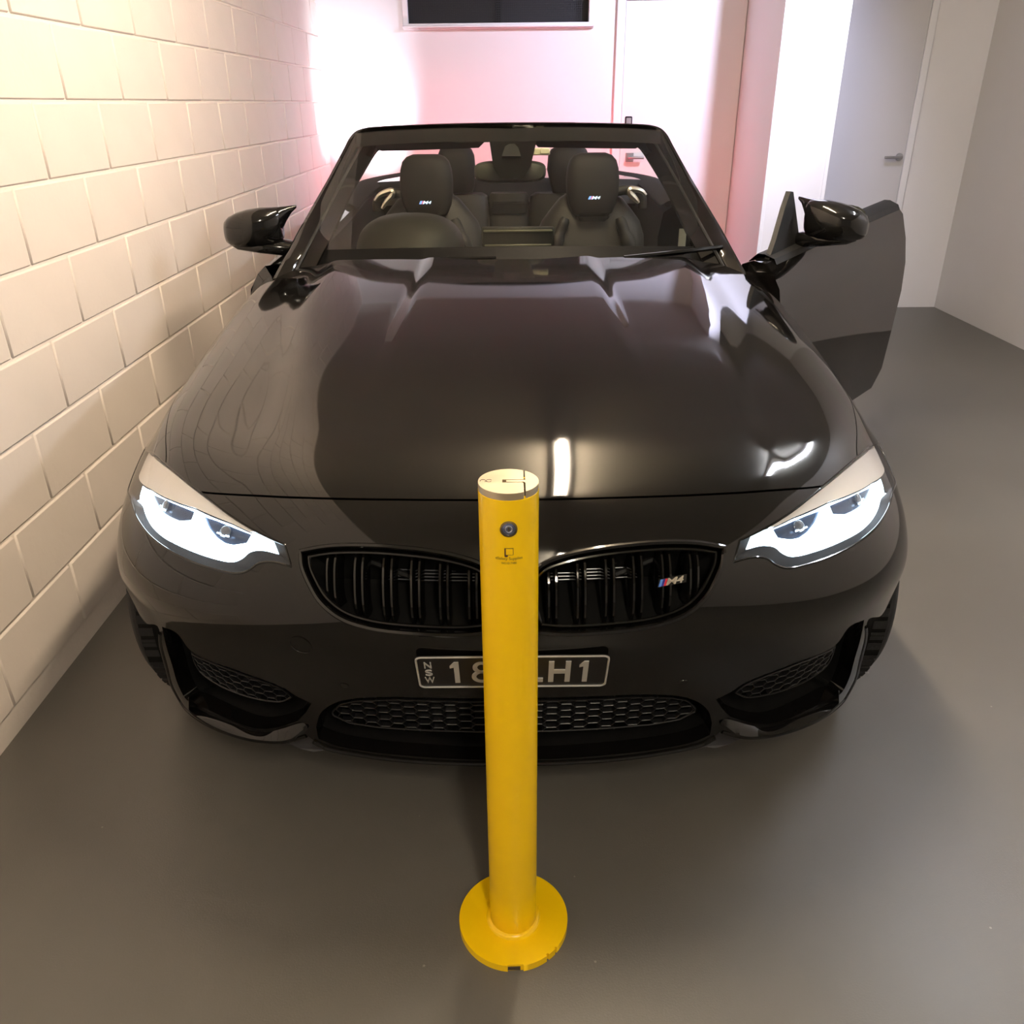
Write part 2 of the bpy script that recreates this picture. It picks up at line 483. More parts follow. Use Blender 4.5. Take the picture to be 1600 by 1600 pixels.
for i in range(1, 36):
    z = wz0+(wz1-wz0)*i/36; sc_.box(((wx0+wx1)/2, BY+0.031, z), ((wx1-wx0)/2, 0.001, 0.0016))
sc_.build('insect_screen', M_SCREEN, win, False, kind='stuff')
MB().box(((wx0+wx1)/2, BY+0.09, (wz0+wz1)/2), ((wx1-wx0)/2, 0.004, (wz1-wz0)/2)).build('window_pane', M_PANE, win, False)
MB().box(((wx0+wx1)/2, BY+0.06, (wz0+wz1)/2), (0.018, 0.012, (wz1-wz0)/2), bev=0.003).build('mullion', M_MATBLK, win)

# white service door with its frame
d1 = empty('door_1', (1.15, BY, 0)); d1['kind'] = 'structure'
dx0, dx1, dz = 0.795, 1.612, 2.06
MB().box(((dx0+dx1)/2, BY-0.004, dz/2+0.003), ((dx1-dx0)/2-0.003, 0.012, dz/2-0.004), bev=0.002).build('door_leaf', M_DOORW, d1)
jf = MB().box((dx0-0.028, BY-0.004, dz/2+0.025), (0.028, 0.02, dz/2+0.025), bev=0.003)
jf.box(((dx0+dx1)/2, BY-0.004, dz+0.027), ((dx1-dx0)/2, 0.02, 0.025), bev=0.003)
jf.build('door_frame', M_FRAMEW, d1)
hp = at_y(984, 246, BY-0.03)
hnd = MB().box((hp[0], BY-0.02, hp[2]), (0.028, 0.005, 0.03), bev=0.003).build('handle_plate', M_GREYMET, d1)
MB().tube([(hp[0]-0.005, BY-0.022, hp[2]), (hp[0]-0.005, BY-0.06, hp[2]), (hp[0]+0.02, BY-0.065, hp[2]), (hp[0]+0.095, BY-0.065, hp[2])], 0.011, 10).build('lever', M_GREYMET, hnd)
lp = at_y(982, 192, BY-0.02)
lk = MB().box((lp[0], BY-0.018, lp[2]), (0.026, 0.006, 0.042), bev=0.008).build('lock_plate', M_MATBLK, d1)
MB().box((lp[0], BY-0.026, lp[2]), (0.017, 0.003, 0.032), bev=0.002).build('lock_cover', M_GREYMET, lk)

# nib wall (pier) on the right with a corner bead
px0, px1, pyf = 1.615, 2.0, 5.62
struct('wall_pier', MB().box(((px0+px1)/2, (pyf+BY)/2, CEIL/2), ((px1-px0)/2, (BY-pyf)/2, CEIL/2)), M_WALL)
for i, xx in enumerate((px0, px1)):
    struct('trim_%d' % (i+1), MB().box((xx+(0.010 if i == 0 else -0.010), pyf-0.0015, CEIL/2), (0.012, 0.004, CEIL/2), bev=0.002), M_FRAMEW)

d2 = empty('door_2', (2.42, BY, 0)); d2['kind'] = 'structure'
MB().box((2.43, BY-0.006, 1.05), (0.415, 0.012, 1.045), bev=0.002).build('door_leaf', M_DOORG, d2)
h2 = at_y(1392, 246, BY-0.06)
hr = MB().lathe([(0, 0), (0.026, 0), (0.026, 0.01), (0, 0.01)], 24, 'y', (h2[0]+0.075, BY-0.028, h2[2])).build('handle_rose', M_GREYMET, d2)
MB().tube([(h2[0]+0.075, BY-0.02, h2[2]), (h2[0]+0.075, BY-0.06, h2[2]), (h2[0]+0.06, BY-0.066, h2[2]), (h2[0]-0.045, BY-0.066, h2[2])], 0.0095, 10).build('lever', M_GREYMET, hr)
MB().box((2.87, BY-0.006, 1.07), (0.024, 0.02, 1.07), bev=0.003).build('door_frame', M_FRAMEW, d2)

# ------------------------------------------------------------------ lamps of the garage
def batten(x, y0, y1, label, m_tube, ntube=1, z=CEIL):
    b = empty('ceiling_light', (x, (y0+y1)/2, z), label, 'light')
    MB().box((x, (y0+y1)/2, z-0.022), (0.045, (y1-y0)/2+0.02, 0.022), bev=0.008).build('batten_housing', M_FRAMEW, b)
    for k in range(ntube):
        xx = x+(k-(ntube-1)/2)*0.05
        MB().tube([(xx, y0+0.03, z-0.072), (xx, y1-0.03, z-0.072)], 0.014, 14).build('tube', m_tube, b)
        for yy in (y0+0.015, y1-0.015):
            MB().box((xx, yy, z-0.06), (0.017, 0.012, 0.03), bev=0.004).build('lamp_holder', M_FRAMEW, b)
M_TW = mat('tube_warm_white', (1, 1, 1), 0.4, emit=(1.0, 0.80, 0.57), estr=TUBE_WARM*10)
M_TC = mat('tube_cool_white', (1, 1, 1), 0.4, emit=(0.86, 0.90, 1.0), estr=TUBE_COOL*10)
M_TN = mat('tube_neutral_white', (1, 1, 1), 0.4, emit=(1.0, 0.88, 0.70), estr=TUBE_BACK*10)
batten(0.27, 1.75, 3.39, 'white fluorescent batten on the ceiling above the bonnet', M_TW)
batten(2.35, 2.2, 3.4, 'white fluorescent batten on the ceiling above the open car door', M_TC)
batten(0.45, -1.7, -0.45, 'white fluorescent batten on the ceiling behind the camera', M_TN)

def spot(name, loc, target, watts, ang, blend, col, size=0.05):
    l = bpy.data.lights.new(name, 'SPOT'); l.energy = watts; l.spot_size = math.radians(ang); l.spot_blend = blend
    l.color = col; l.shadow_soft_size = size
    o = bpy.data.objects.new(name, l); COL.objects.link(o); o.location = loc
    o.rotation_euler = (Vector(target)-Vector(loc)).to_track_quat('-Z', 'Y').to_euler()
    return o
dl = empty('downlight', (1.81, 4.80, CEIL), 'round recessed downlight in the ceiling by the bright pier', 'light')
MB().lathe([(0.040, -0.002), (0.055, -0.004), (0.056, 0.0), (0.040, 0.0)], 32, 'z', (1.81, 4.80, CEIL)).build('trim_ring', M_FRAMEW, dl)
so = spot('lamp', (1.81, 4.80, CEIL-0.02), (0.95, 6.25, 1.35), DOWNLIGHT_W, 112, 1.0, (0.74, 0.75, 1.0), 0.05)
so.parent = dl; so.matrix_parent_inverse = Matrix.Translation(-Vector(dl.location))

# ================================================================== the bollard
BX, BYY, BR, BH = -0.005, 1.12, 0.0452, 0.955
bo = empty('bollard', (BX, BYY, 0), 'yellow steel bollard with round base plate standing in front of the car', 'bollard')
prof = [(BR*0.98, 0.018), (BR, 0.02)]+[(BR, z) for z in np.linspace(0.06, BH-0.012, 12)]+[(BR-0.002, BH-0.010), (BR-0.006, BH-0.010)]
MB().lathe(prof, 72, 'z', (BX, BYY, 0)).build('post', M_YELLOW, bo)
# base plate with two small notches cut in its rim
PR, PT = 0.1065, 0.016
ang = []
for k in range(144):
    a = 2*math.pi*k/144; d = math.degrees(a)
    ang.append((a, PR))
def notch(a0, a1, dep):
    global ang
    keep = [(a, r) for a, r in ang if not (a0 < a < a1)]
    keep += [(a0, PR), (a0+0.001, PR-dep), (a1-0.001, PR-dep), (a1, PR)]
    ang = sorted(keep)
notch(math.radians(264), math.radians(280), 0.0025)
notch(math.radians(306), math.radians(309), 0.004)
notch(math.radians(318), math.radians(320), 0.003)
poly = [(r*math.cos(a), r*math.sin(a)) for a, r in ang]
pl = MB().prism(poly, (BX, BYY, 0), (1, 0, 0), (0, 1, 0), (0, 0, 1), PT).build('base_plate', M_YELLOW, bo, True)
bv = pl.modifiers.new('edge', 'BEVEL'); bv.width = 0.0012; bv.segments = 2; bv.limit_method = 'ANGLE'; bv.angle_limit = math.radians(50)
MB().box((BX+0.0, BYY-PR+0.003, PT*0.45), (0.0125, 0.0015, PT*0.25)).build('slot_shade', M_DARKST, pl, False)  # dark block paints in the shade inside the rim slot
MB().lathe([(BR-0.002, PT+0.008), (BR+0.003, PT+0.0065), (BR+0.0065, PT+0.003), (BR+0.0085, PT-0.001), (BR-0.002, PT-0.001)], 72, 'z', (BX, BYY, 0)).build('weld_bead', M_YELLOW, bo)
# two-piece steel cap
CZ, CT, R = BH-0.011, 0.011, BR-0.0004
def arc(a0, a1, n, r=R): return [(r*math.cos(math.radians(a)), r*math.sin(math.radians(a))) for a in np.linspace(a0, a1, n)]
g = 0.50*R; aa = math.degrees(math.acos(0.50)); ab = math.degrees(math.acos(0.56))
left = arc(aa, 360-aa, 60)+[(g, -0.20*R), (g*0.90, -0.115*R), (-0.20*R, -0.115*R), (-0.20*R, 0.115*R), (g, 0.115*R)]
right = arc(-ab, ab, 30)+[(0.56*R, 0.075*R), (-0.07*R, 0.068*R), (-0.07*R, -0.068*R), (0.50*R, -0.068*R), (0.56*R, -0.16*R)]
cp = MB().prism(left, (BX, BYY, CZ), (1, 0, 0), (0, 1, 0), (0, 0, 1), CT).build('cap', M_CAPST, bo, True)
MB().prism(right, (BX, BYY, CZ), (1, 0, 0), (0, 1, 0), (0, 0, 1), CT).build('cap_hinge_piece', M_CAPST, bo, True)
MB().lathe([(0, CZ-0.004), (R-0.003, CZ-0.004), (R-0.003, CZ), (0, CZ)], 48, 'z', (BX, BYY, 0)).build('cap_seat', M_DARKST, bo)
mk = MB()
mk.tube([(BX-0.0375+0.0042*math.cos(a), BYY+0.001+0.0042*math.sin(a), CZ+CT) for a in np.linspace(0.3, 3.6, 10)], 0.0006, 5)
mk.tube([(BX-0.0285+0.0042*math.cos(a), BYY+0.001+0.0042*math.sin(a), CZ+CT) for a in np.linspace(0.5, 5.6, 14)], 0.0006, 5)
mk.tube([(BX-0.0345, BYY-0.003, CZ+CT), (BX-0.033, BYY, CZ+CT), (BX-0.0315, BYY-0.003, CZ+CT)], 0.0006, 5)
mk.build('engraved_mark', M_DARKST, cp)
# key lock in the front of the post
LZ, LY = 0.8985, BYY-BR
lkz = MB().lathe([(0.0098, 0.004), (0.0125, 0.004), (0.0128, -0.0012), (0.0105, -0.0022), (0.0098, 0.004)], 32, 'y', (BX, LY, LZ)).build('lock_ring', mat('lock_ring_bronze', (0.20, 0.15, 0.07), 0.35, metal=0.8, var=0.1), bo)
MB().lathe([(0, -0.0012), (0.0080, -0.0012), (0.0090, -0.0006), (0.0104, -0.0005)], 32, 'y', (BX, LY, LZ)).build('lock_barrel', M_LOCKBLUE, lkz)
MB().lathe([(0.0036, -0.0018), (0.0052, -0.0024), (0.0064, -0.0010), (0.0036, -0.0010)], 28, 'y', (BX, LY, LZ)).build('keyway_ring', mat('keyway_steel', (0.55, 0.6, 0.75), 0.25, metal=0.9, var=0.1), lkz)
MB().box((BX, LY-0.0010, LZ), (0.0011, 0.0012, 0.0032)).build('key_slot', M_DARKST, lkz, False)
def wrap(V, zc, rr=BR+0.0003):
    out = []
    for x, y, z in V:
        a = x/BR; out.append((BX+(rr+z)*math.sin(a), BYY-(rr+z)*math.cos(a), zc+y))
    return out
def subdiv_print(V, F, name, zc):
    obj(name, wrap(V, zc), F, M_PRINT, bo, False, normals=None)
V, F = fit_text('eSafety Supplies', 0.041, 0.0062); subdiv_print(V, F, 'printed_name', 0.8485)
V, F = fit_text('0451817480', 0.0225, 0.0036); subdiv_print(V, F, 'printed_number', 0.8415)
lg = MB()
def rect(cx, cy, w, h):
    lg.add(wrap([(cx+(i-3)*w/6, cy+j*h/2, 0) for j in (-1, 1) for i in range(7)], 0.8605), [(i, i+1, i+8, i+7) for i in range(6)])
rect(0, 0.0058, 0.013, 0.0011); rect(-0.0057, 0.0, 0.0022, 0.0125); rect(0.0062, 0.0005, 0.0008, 0.0115); rect(0.001, -0.0052, 0.010, 0.0006)
lg.add(wrap([(-0.0042+0.0026*math.cos(a), -0.0068+0.0021*math.sin(a), 0.0001) for a in np.linspace(0, 2*math.pi, 16, endpoint=False)], 0.8605), [tuple(range(16))])
lg.build('printed_logo', M_PRINT, bo, False)
#@@CAR
# ================================================================== the car
Y0 = 1.24
car = empty('car', (0, Y0+2.0, 0), 'black convertible car with lit headlights parked nose-out behind the bollard', 'car')

# ---- body surface: a smooth spline sheet from the bumper lip over the bonnet to the windscreen
ROWS = [
 [(0, .165, .14), (.2, .168, .14), (.4, .18, .14), (.56, .21, .14), (.69, .275, .14), (.78, .35, .14), (.83, .42, .14)],
 [(0, .15, .21), (.2, .153, .21), (.4, .168, .21), (.58, .20, .21), (.72, .275, .21), (.81, .36, .21), (.855, .43, .21)],
 [(0, .125, .30), (.2, .13, .30), (.4, .15, .30), (.6, .19, .30), (.745, .275, .30), (.83, .36, .30), (.87, .43, .30)],
 [(0, .08, .40), (.2, .085, .40), (.4, .11, .40), (.61, .165, .40), (.76, .26, .40), (.845, .355, .40), (.885, .43, .40)],
 [(0, .035, .495), (.2, .04, .495), (.4, .07, .495), (.61, .14, .495), (.765, .245, .49), (.855, .35, .48), (.898, .43, .47)],
 [(0, .0, .585), (.2, .01, .585), (.4, .048, .583), (.61, .128, .575), (.77, .24, .565), (.862, .35, .55), (.91, .455, .53)],
 [(0, .012, .665), (.2, .022, .663), (.4, .066, .66), (.605, .155, .65), (.765, .275, .64), (.865, .40, .62), (.922, .54, .60)],
 [(0, .055, .742), (.2, .065, .740), (.4, .108, .732), (.60, .205, .722), (.755, .335, .712), (.858, .48, .685), (.932, .66, .655)],
 [(0, .135, .805), (.2, .145, .804), (.4, .185, .80), (.585, .27, .789), (.73, .385, .778), (.842, .54, .738), (.937, .80, .69)],
 [(0, .35, .864), (.2, .355, .864), (.4, .385, .861), (.60, .445, .850), (.755, .535, .826), (.855, .66, .765), (.937, .97, .655)],
 [(0, .60, .911), (.2, .605, .911), (.42, .625, .908), (.62, .67, .894), (.772, .74, .858), (.868, .84, .785), (.935, 1.10, .55)],
 [(0, .90, .949), (.2, .905, .949), (.43, .92, .945), (.64, .955, .931), (.783, 1.01, .893), (.876, 1.08, .81), (.932, 1.19, .42)],
 [(0, 1.22, .978), (.2, 1.222, .978), (.44, 1.235, .975), (.65, 1.26, .958), (.79, 1.30, .922), (.882, 1.34, .83), (.928, 1.32, .27)],
 [(0, 1.55, 1.0), (.2, 1.552, 1.0), (.45, 1.565, .997), (.655, 1.595, .985), (.795, 1.64, .95), (.884, 1.67, .85), (.922, 1.58, .19)],
]
_h = np.array(ROWS, float)
_full = np.concatenate((_h[:, :0:-1]*np.array((-1, 1, 1)), _h), 1)          # mirror about the centre line
_full[:, :, 1] += Y0
NR, NC = _full.shape[:2]
_du = np.linalg.norm(np.diff(_full, axis=1), axis=2)[:, :].mean(0)
_du = (_du+_du[::-1])/2
KU = np.concatenate(([0], np.cumsum(_du))); KU -= KU[-1]/2
_dv = np.linalg.norm(np.diff(_full[:, 2:-2], axis=0), axis=2).mean(1)
KV = np.concatenate(([0], np.cumsum(_dv)))
UM, VM = KU[-1], KV[-1]
def nat(k):
    n = len(k); h = np.diff(k); A = np.eye(n); B = np.zeros((n, n))
    for i in range(1, n-1):
        A[i, i-1] = h[i-1]; A[i, i] = 2*(h[i-1]+h[i]); A[i, i+1] = h[i]
        B[i, i-1] = 6/h[i-1]; B[i, i] = -6/h[i]-6/h[i-1]; B[i, i+1] = 6/h[i]
    return np.linalg.solve(A, B)
_DU, _DV = nat(KU), nat(KV)
def basis(k, D, t):
    t = np.atleast_1d(t); i = np.clip(np.searchsorted(k, t)-1, 0, len(k)-2); h = k[i+1]-k[i]
    a = (k[i+1]-t)/h; b = (t-k[i])/h; B = np.zeros((len(t), len(k))); r = np.arange(len(t))
    B[r, i] += a; B[r, i+1] += b
    return B+((a**3-a)*h*h/6)[:, None]*D[i]+((b**3-b)*h*h/6)[:, None]*D[i+1]
def sstep(x): x = np.clip(x, 0, 1); return x*x*x*(x*(6*x-15)+10)
def S0(u, v):
    P = np.einsum('ni,nj,ijk->nk', basis(KV, _DV, v), basis(KU, _DU, u), _full)
    x, y = np.abs(P[:, 0]), P[:, 1]-Y0
    # power dome: a raised middle whose shoulders start by the grille and run to the windscreen
    fade = sstep((y-0.10)/0.5)
    e1 = 0.30-0.03*sstep((y-0.4)/1.1)
    e2 = 0.50+0.10*sstep((y-0.2)/1.2)
    P[:, 2] += fade*(0.009*sstep((e1-x)/0.06+0.5)*sstep((y-0.35)/0.8)+0.013*sstep((e2-x)/0.11+0.5))-0.010*fade
    return P
def SN(u, v):
    e = 2e-3
    a = S0(u+e, v)-S0(u-e, v); b = S0(u, v+e)-S0(u, v-e)
    n = np.cross(a, b); return n/np.linalg.norm(n, axis=1)[:, None]
def SP(uv, off=0.0):
    uv = np.atleast_2d(np.asarray(uv, float)); u, v = uv[:, 0], uv[:, 1]
    P = S0(u, v)
    if np.any(off): P = P-SN(u, v)*np.reshape(off, (-1, 1)) if np.ndim(off) else P-SN(u, v)*off
    return P
_gu, _gv = np.meshgrid(np.linspace(-UM, UM, 241), np.linspace(0, VM, 261))
_gu, _gv = _gu.ravel(), _gv.ravel()
_gP, _gN = S0(_gu, _gv), SN(_gu, _gv)
_gpx = project(_gP); _gfront = np.einsum('ij,ij->i', _gN, CAM-_gP) > 0
def uv_at(px, py, off=0.0):
    """surface parameters of the body point seen at a photograph pixel"""
    d = np.sum((_gpx-np.array((px, py)))**2, 1); d[~_gfront] = 1e12
    k = int(np.argmin(d)); q = np.array((_gu[k], _gv[k]))
    for _ in range(8):
        e = 1e-3; Q = np.array((q, q+(e, 0), q+(0, e))); p = project(SP(Q, off))
        J = np.stack(((p[1]-p[0])/e, (p[2]-p[0])/e), 1)
        try: st = np.linalg.solve(J, np.array((px, py))-p[0])
        except np.linalg.LinAlgError: break
        n = np.linalg.norm(st); q = q+st*min(1, 0.05/(n+1e-9))
        q = np.array((np.clip(q[0], -UM, UM), np.clip(q[1], 0, VM)))
    return q
def trace(pts, off=0.0):
    """outline points picked on the left half of the photograph -> parameters on the (mirrored) right half"""
    q = np.array([uv_at(a, b, off) for a, b in pts]); q[:, 0] = np.abs(q[:, 0]); return q
def mirror(L): L = np.array(L); L = L*np.array((-1, 1)); return L[::-1]

def inset(poly, g):
    p = np.asarray(poly, float)
    if area2(p) < 0: p = p[::-1]
    a = p-np.roll(p, 1, 0); b = np.roll(p, -1, 0)-p
    a = a/(np.linalg.norm(a, axis=1)[:, None]+1e-12); b = b/(np.linalg.norm(b, axis=1)[:, None]+1e-12)
    n = np.stack((-(a+b)[:, 1], (a+b)[:, 0]), 1); l = np.linalg.norm(n, axis=1)[:, None]
    n = n/(l+1e-9); c = np.maximum(0.45, l[:, 0]/2)[:, None]
    return p+n*g/c
def close(segs, step=0.008):
    out = []
    for s_ in segs:
        r = resample(s_, step)
        if len(out) and np.linalg.norm(out[-1]-r[0]) < 1e-4: r = r[1:]
        out += list(r)
    out = [np.array(o) for o in out]
    q = [out[0]]
    for o in out[1:]:
        if np.linalg.norm(o-q[-1]) > 5e-4: q.append(o)
    if np.linalg.norm(q[0]-q[-1]) < 5e-4: q.pop()
    return np.array(q)

def panel(name, outline, holes=(), m=M_PAINT, parent=car, off=0.0, spacing=0.018, rim=0.014, hole_rim=None, flip=1, label=None, surf=SP):
    """a body panel: part of the sheet inside outline and outside holes, with turned-in edges"""
    outs = [np.asarray(outline, float)]+[np.asarray(h, float) for h in holes]
    lo, hi = outs[0].min(0), outs[0].max(0)
    nu, nv = max(2, int((hi[0]-lo[0])/spacing)), max(2, int((hi[1]-lo[1])/spacing))
    gx, gy = np.meshgrid(np.linspace(lo[0], hi[0], nu+1), np.linspace(lo[1], hi[1], nv+1))
    G = np.stack((gx.ravel(), gy.ravel()), 1)
    ok = inside(G, outs[0])
    for h in outs[1:]: ok &= ~inside(G, h)
    G = G[ok]
    B = np.vstack(outs)
    if len(G):
        mind = np.full(len(G), 1e9)
        for i in range(0, len(B), 200):
            mind = np.minimum(mind, np.min(np.sum((G[:, None]-B[None, i:i+200])**2, 2), 1))
        G = G[mind > (0.4*spacing)**2]
    pts = np.vstack((B, G)); E = []; n0 = 0
    for o in outs:
        E += [(n0+i, n0+(i+1) % len(o)) for i in range(len(o))]; n0 += len(o)
    v, e, f, ov, oe, of = delaunay_2d_cdt([Vector((float(a), float(b))) for a, b in pts], E, [], 0, 1e-6)
    v = np.array([(a.x, a.y) for a in v]); f = np.array([t for t in f if len(t) == 3])
    c = v[f].mean(1); ok = inside(c, outs[0])
    for h in outs[1:]: ok &= ~inside(c, h)
    f = f[ok]
    P = surf(v, off); N = SN(v[:, 0], v[:, 1])
    V = [tuple(p) for p in P]; NN = [tuple(n) for n in N]
    a, b, c_ = v[f[:, 0]], v[f[:, 1]], v[f[:, 2]]
    sg = (b[:, 0]-a[:, 0])*(c_[:, 1]-a[:, 1])-(b[:, 1]-a[:, 1])*(c_[:, 0]-a[:, 0])
    F = [tuple(t) if s_ > 0 else tuple(t[::-1]) for t, s_ in zip(f, sg)]
    for k, o in enumerate(outs):
        depth = rim if (k == 0 or hole_rim is None) else hole_rim
        if depth <= 0: continue
        A = surf(o, off); Bk = surf(o, off+depth); n = len(o); base = len(V)
        nm = SN(o[:, 0], o[:, 1]); tg = np.roll(A, -1, 0)-np.roll(A, 1, 0)
        side = np.cross(tg, nm); side /= np.linalg.norm(side, axis=1)[:, None]+1e-12
        if (area2(o) < 0) != (k > 0): side = -side
        V += [tuple(p) for p in A]+[tuple(p) for p in Bk]; NN += [tuple(q) for q in side]*2
        for i in range(n):
            j = (i+1) % n; q = (base+i, base+n+i, base+n+j, base+j)
            fn = np.cross(Bk[i]-A[i], A[j]-A[i])
            F.append(q if fn@side[i] > 0 else q[::-1])
    return obj(name, V, F, m, parent, 'all', normals=NN, label=label)

def rail(mb, line, r, off=0.0, closed=False, n=6):
    mb.tube(SP(line, off), r, n, closed)

# ---- seam lines traced on the sheet (half car)
c_shut = catmull(np.vstack(([0.0, trace([(797, 781)])[0][1]], trace([(650, 781), (560, 780), (450, 777), (370, 773), (314, 769)]))), 10)
hl_up_o = catmull(trace([(314, 769), (288, 748), (259, 724)]), 8)
hl_up_f = catmull(trace([(259, 724), (240, 708), (224, 692)]), 6)
hl_up_i = catmull(trace([(314, 769), (372, 814), (415, 838), (445, 851)]), 8)
hl_in = catmull(trace([(445, 851), (450, 868), (455, 885)]), 5)
hl_low = catmull(trace([(455, 885), (425, 878), (404, 880), (388, 891), (372, 896), (327, 887), (275, 866), (237, 840), (214, 810), (204, 780), (202, 755), (208, 722), (224, 692)]), 8)
hood_side = catmull(trace([(259, 724), (259, 690), (262, 656), (275, 607), (300, 562), (332, 518), (372, 470), (410, 428), (446, 398)]), 8)
rear_c = trace([(446, 398), (470, 402), (540, 404), (640, 405), (740, 405)])
hood_rear = catmull(np.vstack((rear_c, [0.0, rear_c[-1][1]])), 8)
V_SEAM = KV[7]+0.02
seam = catmull(np.array([trace([(224, 692)])[0], ((trace([(224, 692)])[0][0]+UM)/2, (trace([(224, 692)])[0][1]+V_SEAM)/2), (UM, V_SEAM)]), 6)

half_hood = close([c_shut, hl_up_o, hood_side, hood_rear])
hood_out = close([c_shut, hl_up_o, hood_side, hood_rear, mirror(np.vstack((c_shut, hl_up_o, hood_side, hood_rear)))])
GAP = 0.0022
panel('bonnet', inset(hood_out, GAP), m=M_PAINT, spacing=0.016, rim=0.02)

# fenders
v_rear = rear_c[0]
f_rear = np.array([(UM, VM-0.002), (rear_c[0][0], max(rear_c[0][1], VM-0.03))])
fen = close([hl_up_f, seam, np.array([(UM, V_SEAM), (UM, VM-0.002)]), f_rear, np.array([f_rear[1], rear_c[0]]), hood_side[::-1]])
for s_ in (1, -1):
    o_ = fen if s_ > 0 else mirror(fen)
    panel('fender', inset(o_, GAP), m=M_PAINT, spacing=0.018, rim=0.02)

# ---- openings of the bumper
kid = close([catmull(trace([(772, 899), (752, 882), (722, 871), (680, 862), (620, 855), (560, 852), (510, 854), (470, 861)]), 6),
             catmull(trace([(470, 861), (472, 885), (482, 910), (500, 940), (530, 965), (575, 981), (650, 990), (725, 992), (765, 988)]), 6),
             catmull(trace([(765, 988), (775, 950), (776, 915), (772, 899)]), 6)])
side_in = close([catmull(trace([(253, 979), (276, 989), (298, 1017), (370, 1047), (440, 1073), (462, 1087), (487, 1099)]), 5),
                 catmull(trace([(487, 1099), (478, 1113), (466, 1126)]), 4),
                 catmull(trace([(466, 1126), (440, 1135), (408, 1139), (380, 1133), (340, 1116), (306, 1099), (290, 1092), (279, 1072), (266, 1030), (253, 979)]), 5)])
cen_h = np.vstack((trace([(740, 1187), (650, 1182), (580, 1175), (525, 1165), (497, 1154)]),))
cen_t = np.vstack((trace([(494, 1135), (500, 1116), (520, 1100), (550, 1092), (610, 1089), (740, 1091)]),))
cen_half = np.vstack((catmull(np.vstack(([0, cen_h[0][1]], cen_h)), 5), catmull(cen_t, 5), [[0, cen_t[-1][1]]]))
cen_in = close([cen_half, mirror(cen_half)])
low = trace([(478, 1150), (445, 1159), (410, 1159), (352, 1145), (300, 1117), (279, 1096), (262, 1050), (249, 990), (246, 979), (226, 973), (204, 942)])
lip = trace([(740, 1193), (650, 1189), (570, 1180), (510, 1168), (490, 1158)])
low_half = np.vstack(([0, lip[0][1]], catmull(np.vstack((lip, low)), 5)))
V_ARCH = KV[5]
arch = catmull(np.array([low[-1], (UM-0.004, V_ARCH), (UM, V_SEAM)]), 6)
half_b = np.vstack((low_half, arch, seam[::-1], hl_low[::-1], hl_in[::-1], hl_up_i[::-1], c_shut[::-1]))
bump_out = close([half_b, mirror(half_b)])
holes = []
for h in (kid, side_in): holes += [h, mirror(h)]
holes.append(cen_in)
bumper = panel('front_bumper', inset(bump_out, GAP), holes, M_PAINT, spacing=0.016, rim=0.03, hole_rim=0.035)

# ---- ducts and grilles behind the openings
def grow(poly, g): return inset(poly, -g)
for s_, nm in ((1, 'l'), (-1, 'r')):
    K = kid if s_ > 0 else mirror(kid); D = side_in if s_ > 0 else mirror(side_in)
    kg = panel('kidney_grille', grow(K, 0.012), m=M_VOID, off=0.13, rim=-1, spacing=0.03)
    mb = MB(); rail(mb, K, 0.0048, 0.000, True); mb.build('grille_surround', M_GLOSSBLK, kg)
    mb = MB(); rail(mb, inset(K, 0.011), 0.0032, 0.010, True); mb.build('inner_ring', M_GLOSSBLK, kg)
    wl_ = MB(); A = SP(K, 0.03); B = SP(grow(K, 0.01), 0.13); n = len(A)
    wl_.add(list(A)+list(B), [(i, (i+1) % n, n+(i+1) % n, n+i) for i in range(n)]); wl_.build('grille_duct', M_VOID, kg)
    # paired vertical slats
    for px in (507, 519, 551, 563, 596, 609, 640.5, 653, 686, 698, 732, 744):
        u0 = trace([(px, 912)])[0][0]*s_
        vv = np.linspace(KV[4], KV[9], 400); ins = inside(np.stack((np.full(400, u0), vv), 1), inset(K, 0.004))
        if ins.sum() < 8: continue
        v0, v1 = vv[ins][0], vv[ins][-1]
        rings = []
        for v_ in np.linspace(v0, v1, 14):
            p = SP([(u0, v_)])[0]; nn = SN(np.array([u0]), np.array([v_]))[0]; tx = unit(np.cross(nn, (0, 0, 1.0)))*-1
            f_ = (v_-v0)/(v1-v0); dp = 0.013+0.012*abs(2*f_-1)**3
            q = p-nn*dp; w = 0.0036
            rings.append([q-tx*w*0.5+nn*0.004, q+tx*w*0.5+nn*0.004, q+tx*w, q+tx*w-nn*0.03, q-tx*w-nn*0.03, q-tx*w])
        MB().loft(rings).build('slat', M_GLOSSBLK, kg)
    # radiator fins in the upper part
    fins = MB()
    uA, uB = trace([(600, 880)])[0][0], trace([(744, 900)])[0][0]
    lo, hi = min(uA, uB), max(uA, uB)
    for k in range(11):
        v_ = KV[6]+0.028+0.0085*k
        line = np.array([(u_*s_, v_) for u_ in np.linspace(lo, hi, 8)]); fins.tube(SP(line, 0.075), 0.0012, 5)
    fins.build('radiator_fins', M_RAD, kg)
    st = MB(); a = trace([(632, 905)])[0]*np.array((s_, 1)); b = trace([(560, 872)])[0]*np.array((s_, 1))
    st.tube([SP([a], 0.06)[0], SP([b], 0.06)[0]], 0.006, 6); st.build('brace', M_MATBLK, kg)
    # lower side intake
    dk = panel('air_intake', grow(D, 0.01), m=M_VOID, off=0.10, rim=-1, spacing=0.03)
    A = SP(D, 0.03); B = SP(grow(D, 0.008), 0.10); n = len(A)
    MB().add(list(A)+list(B), [(i, (i+1) % n, n+(i+1) % n, n+i) for i in range(n)]).build('intake_duct', M_VOID, dk)

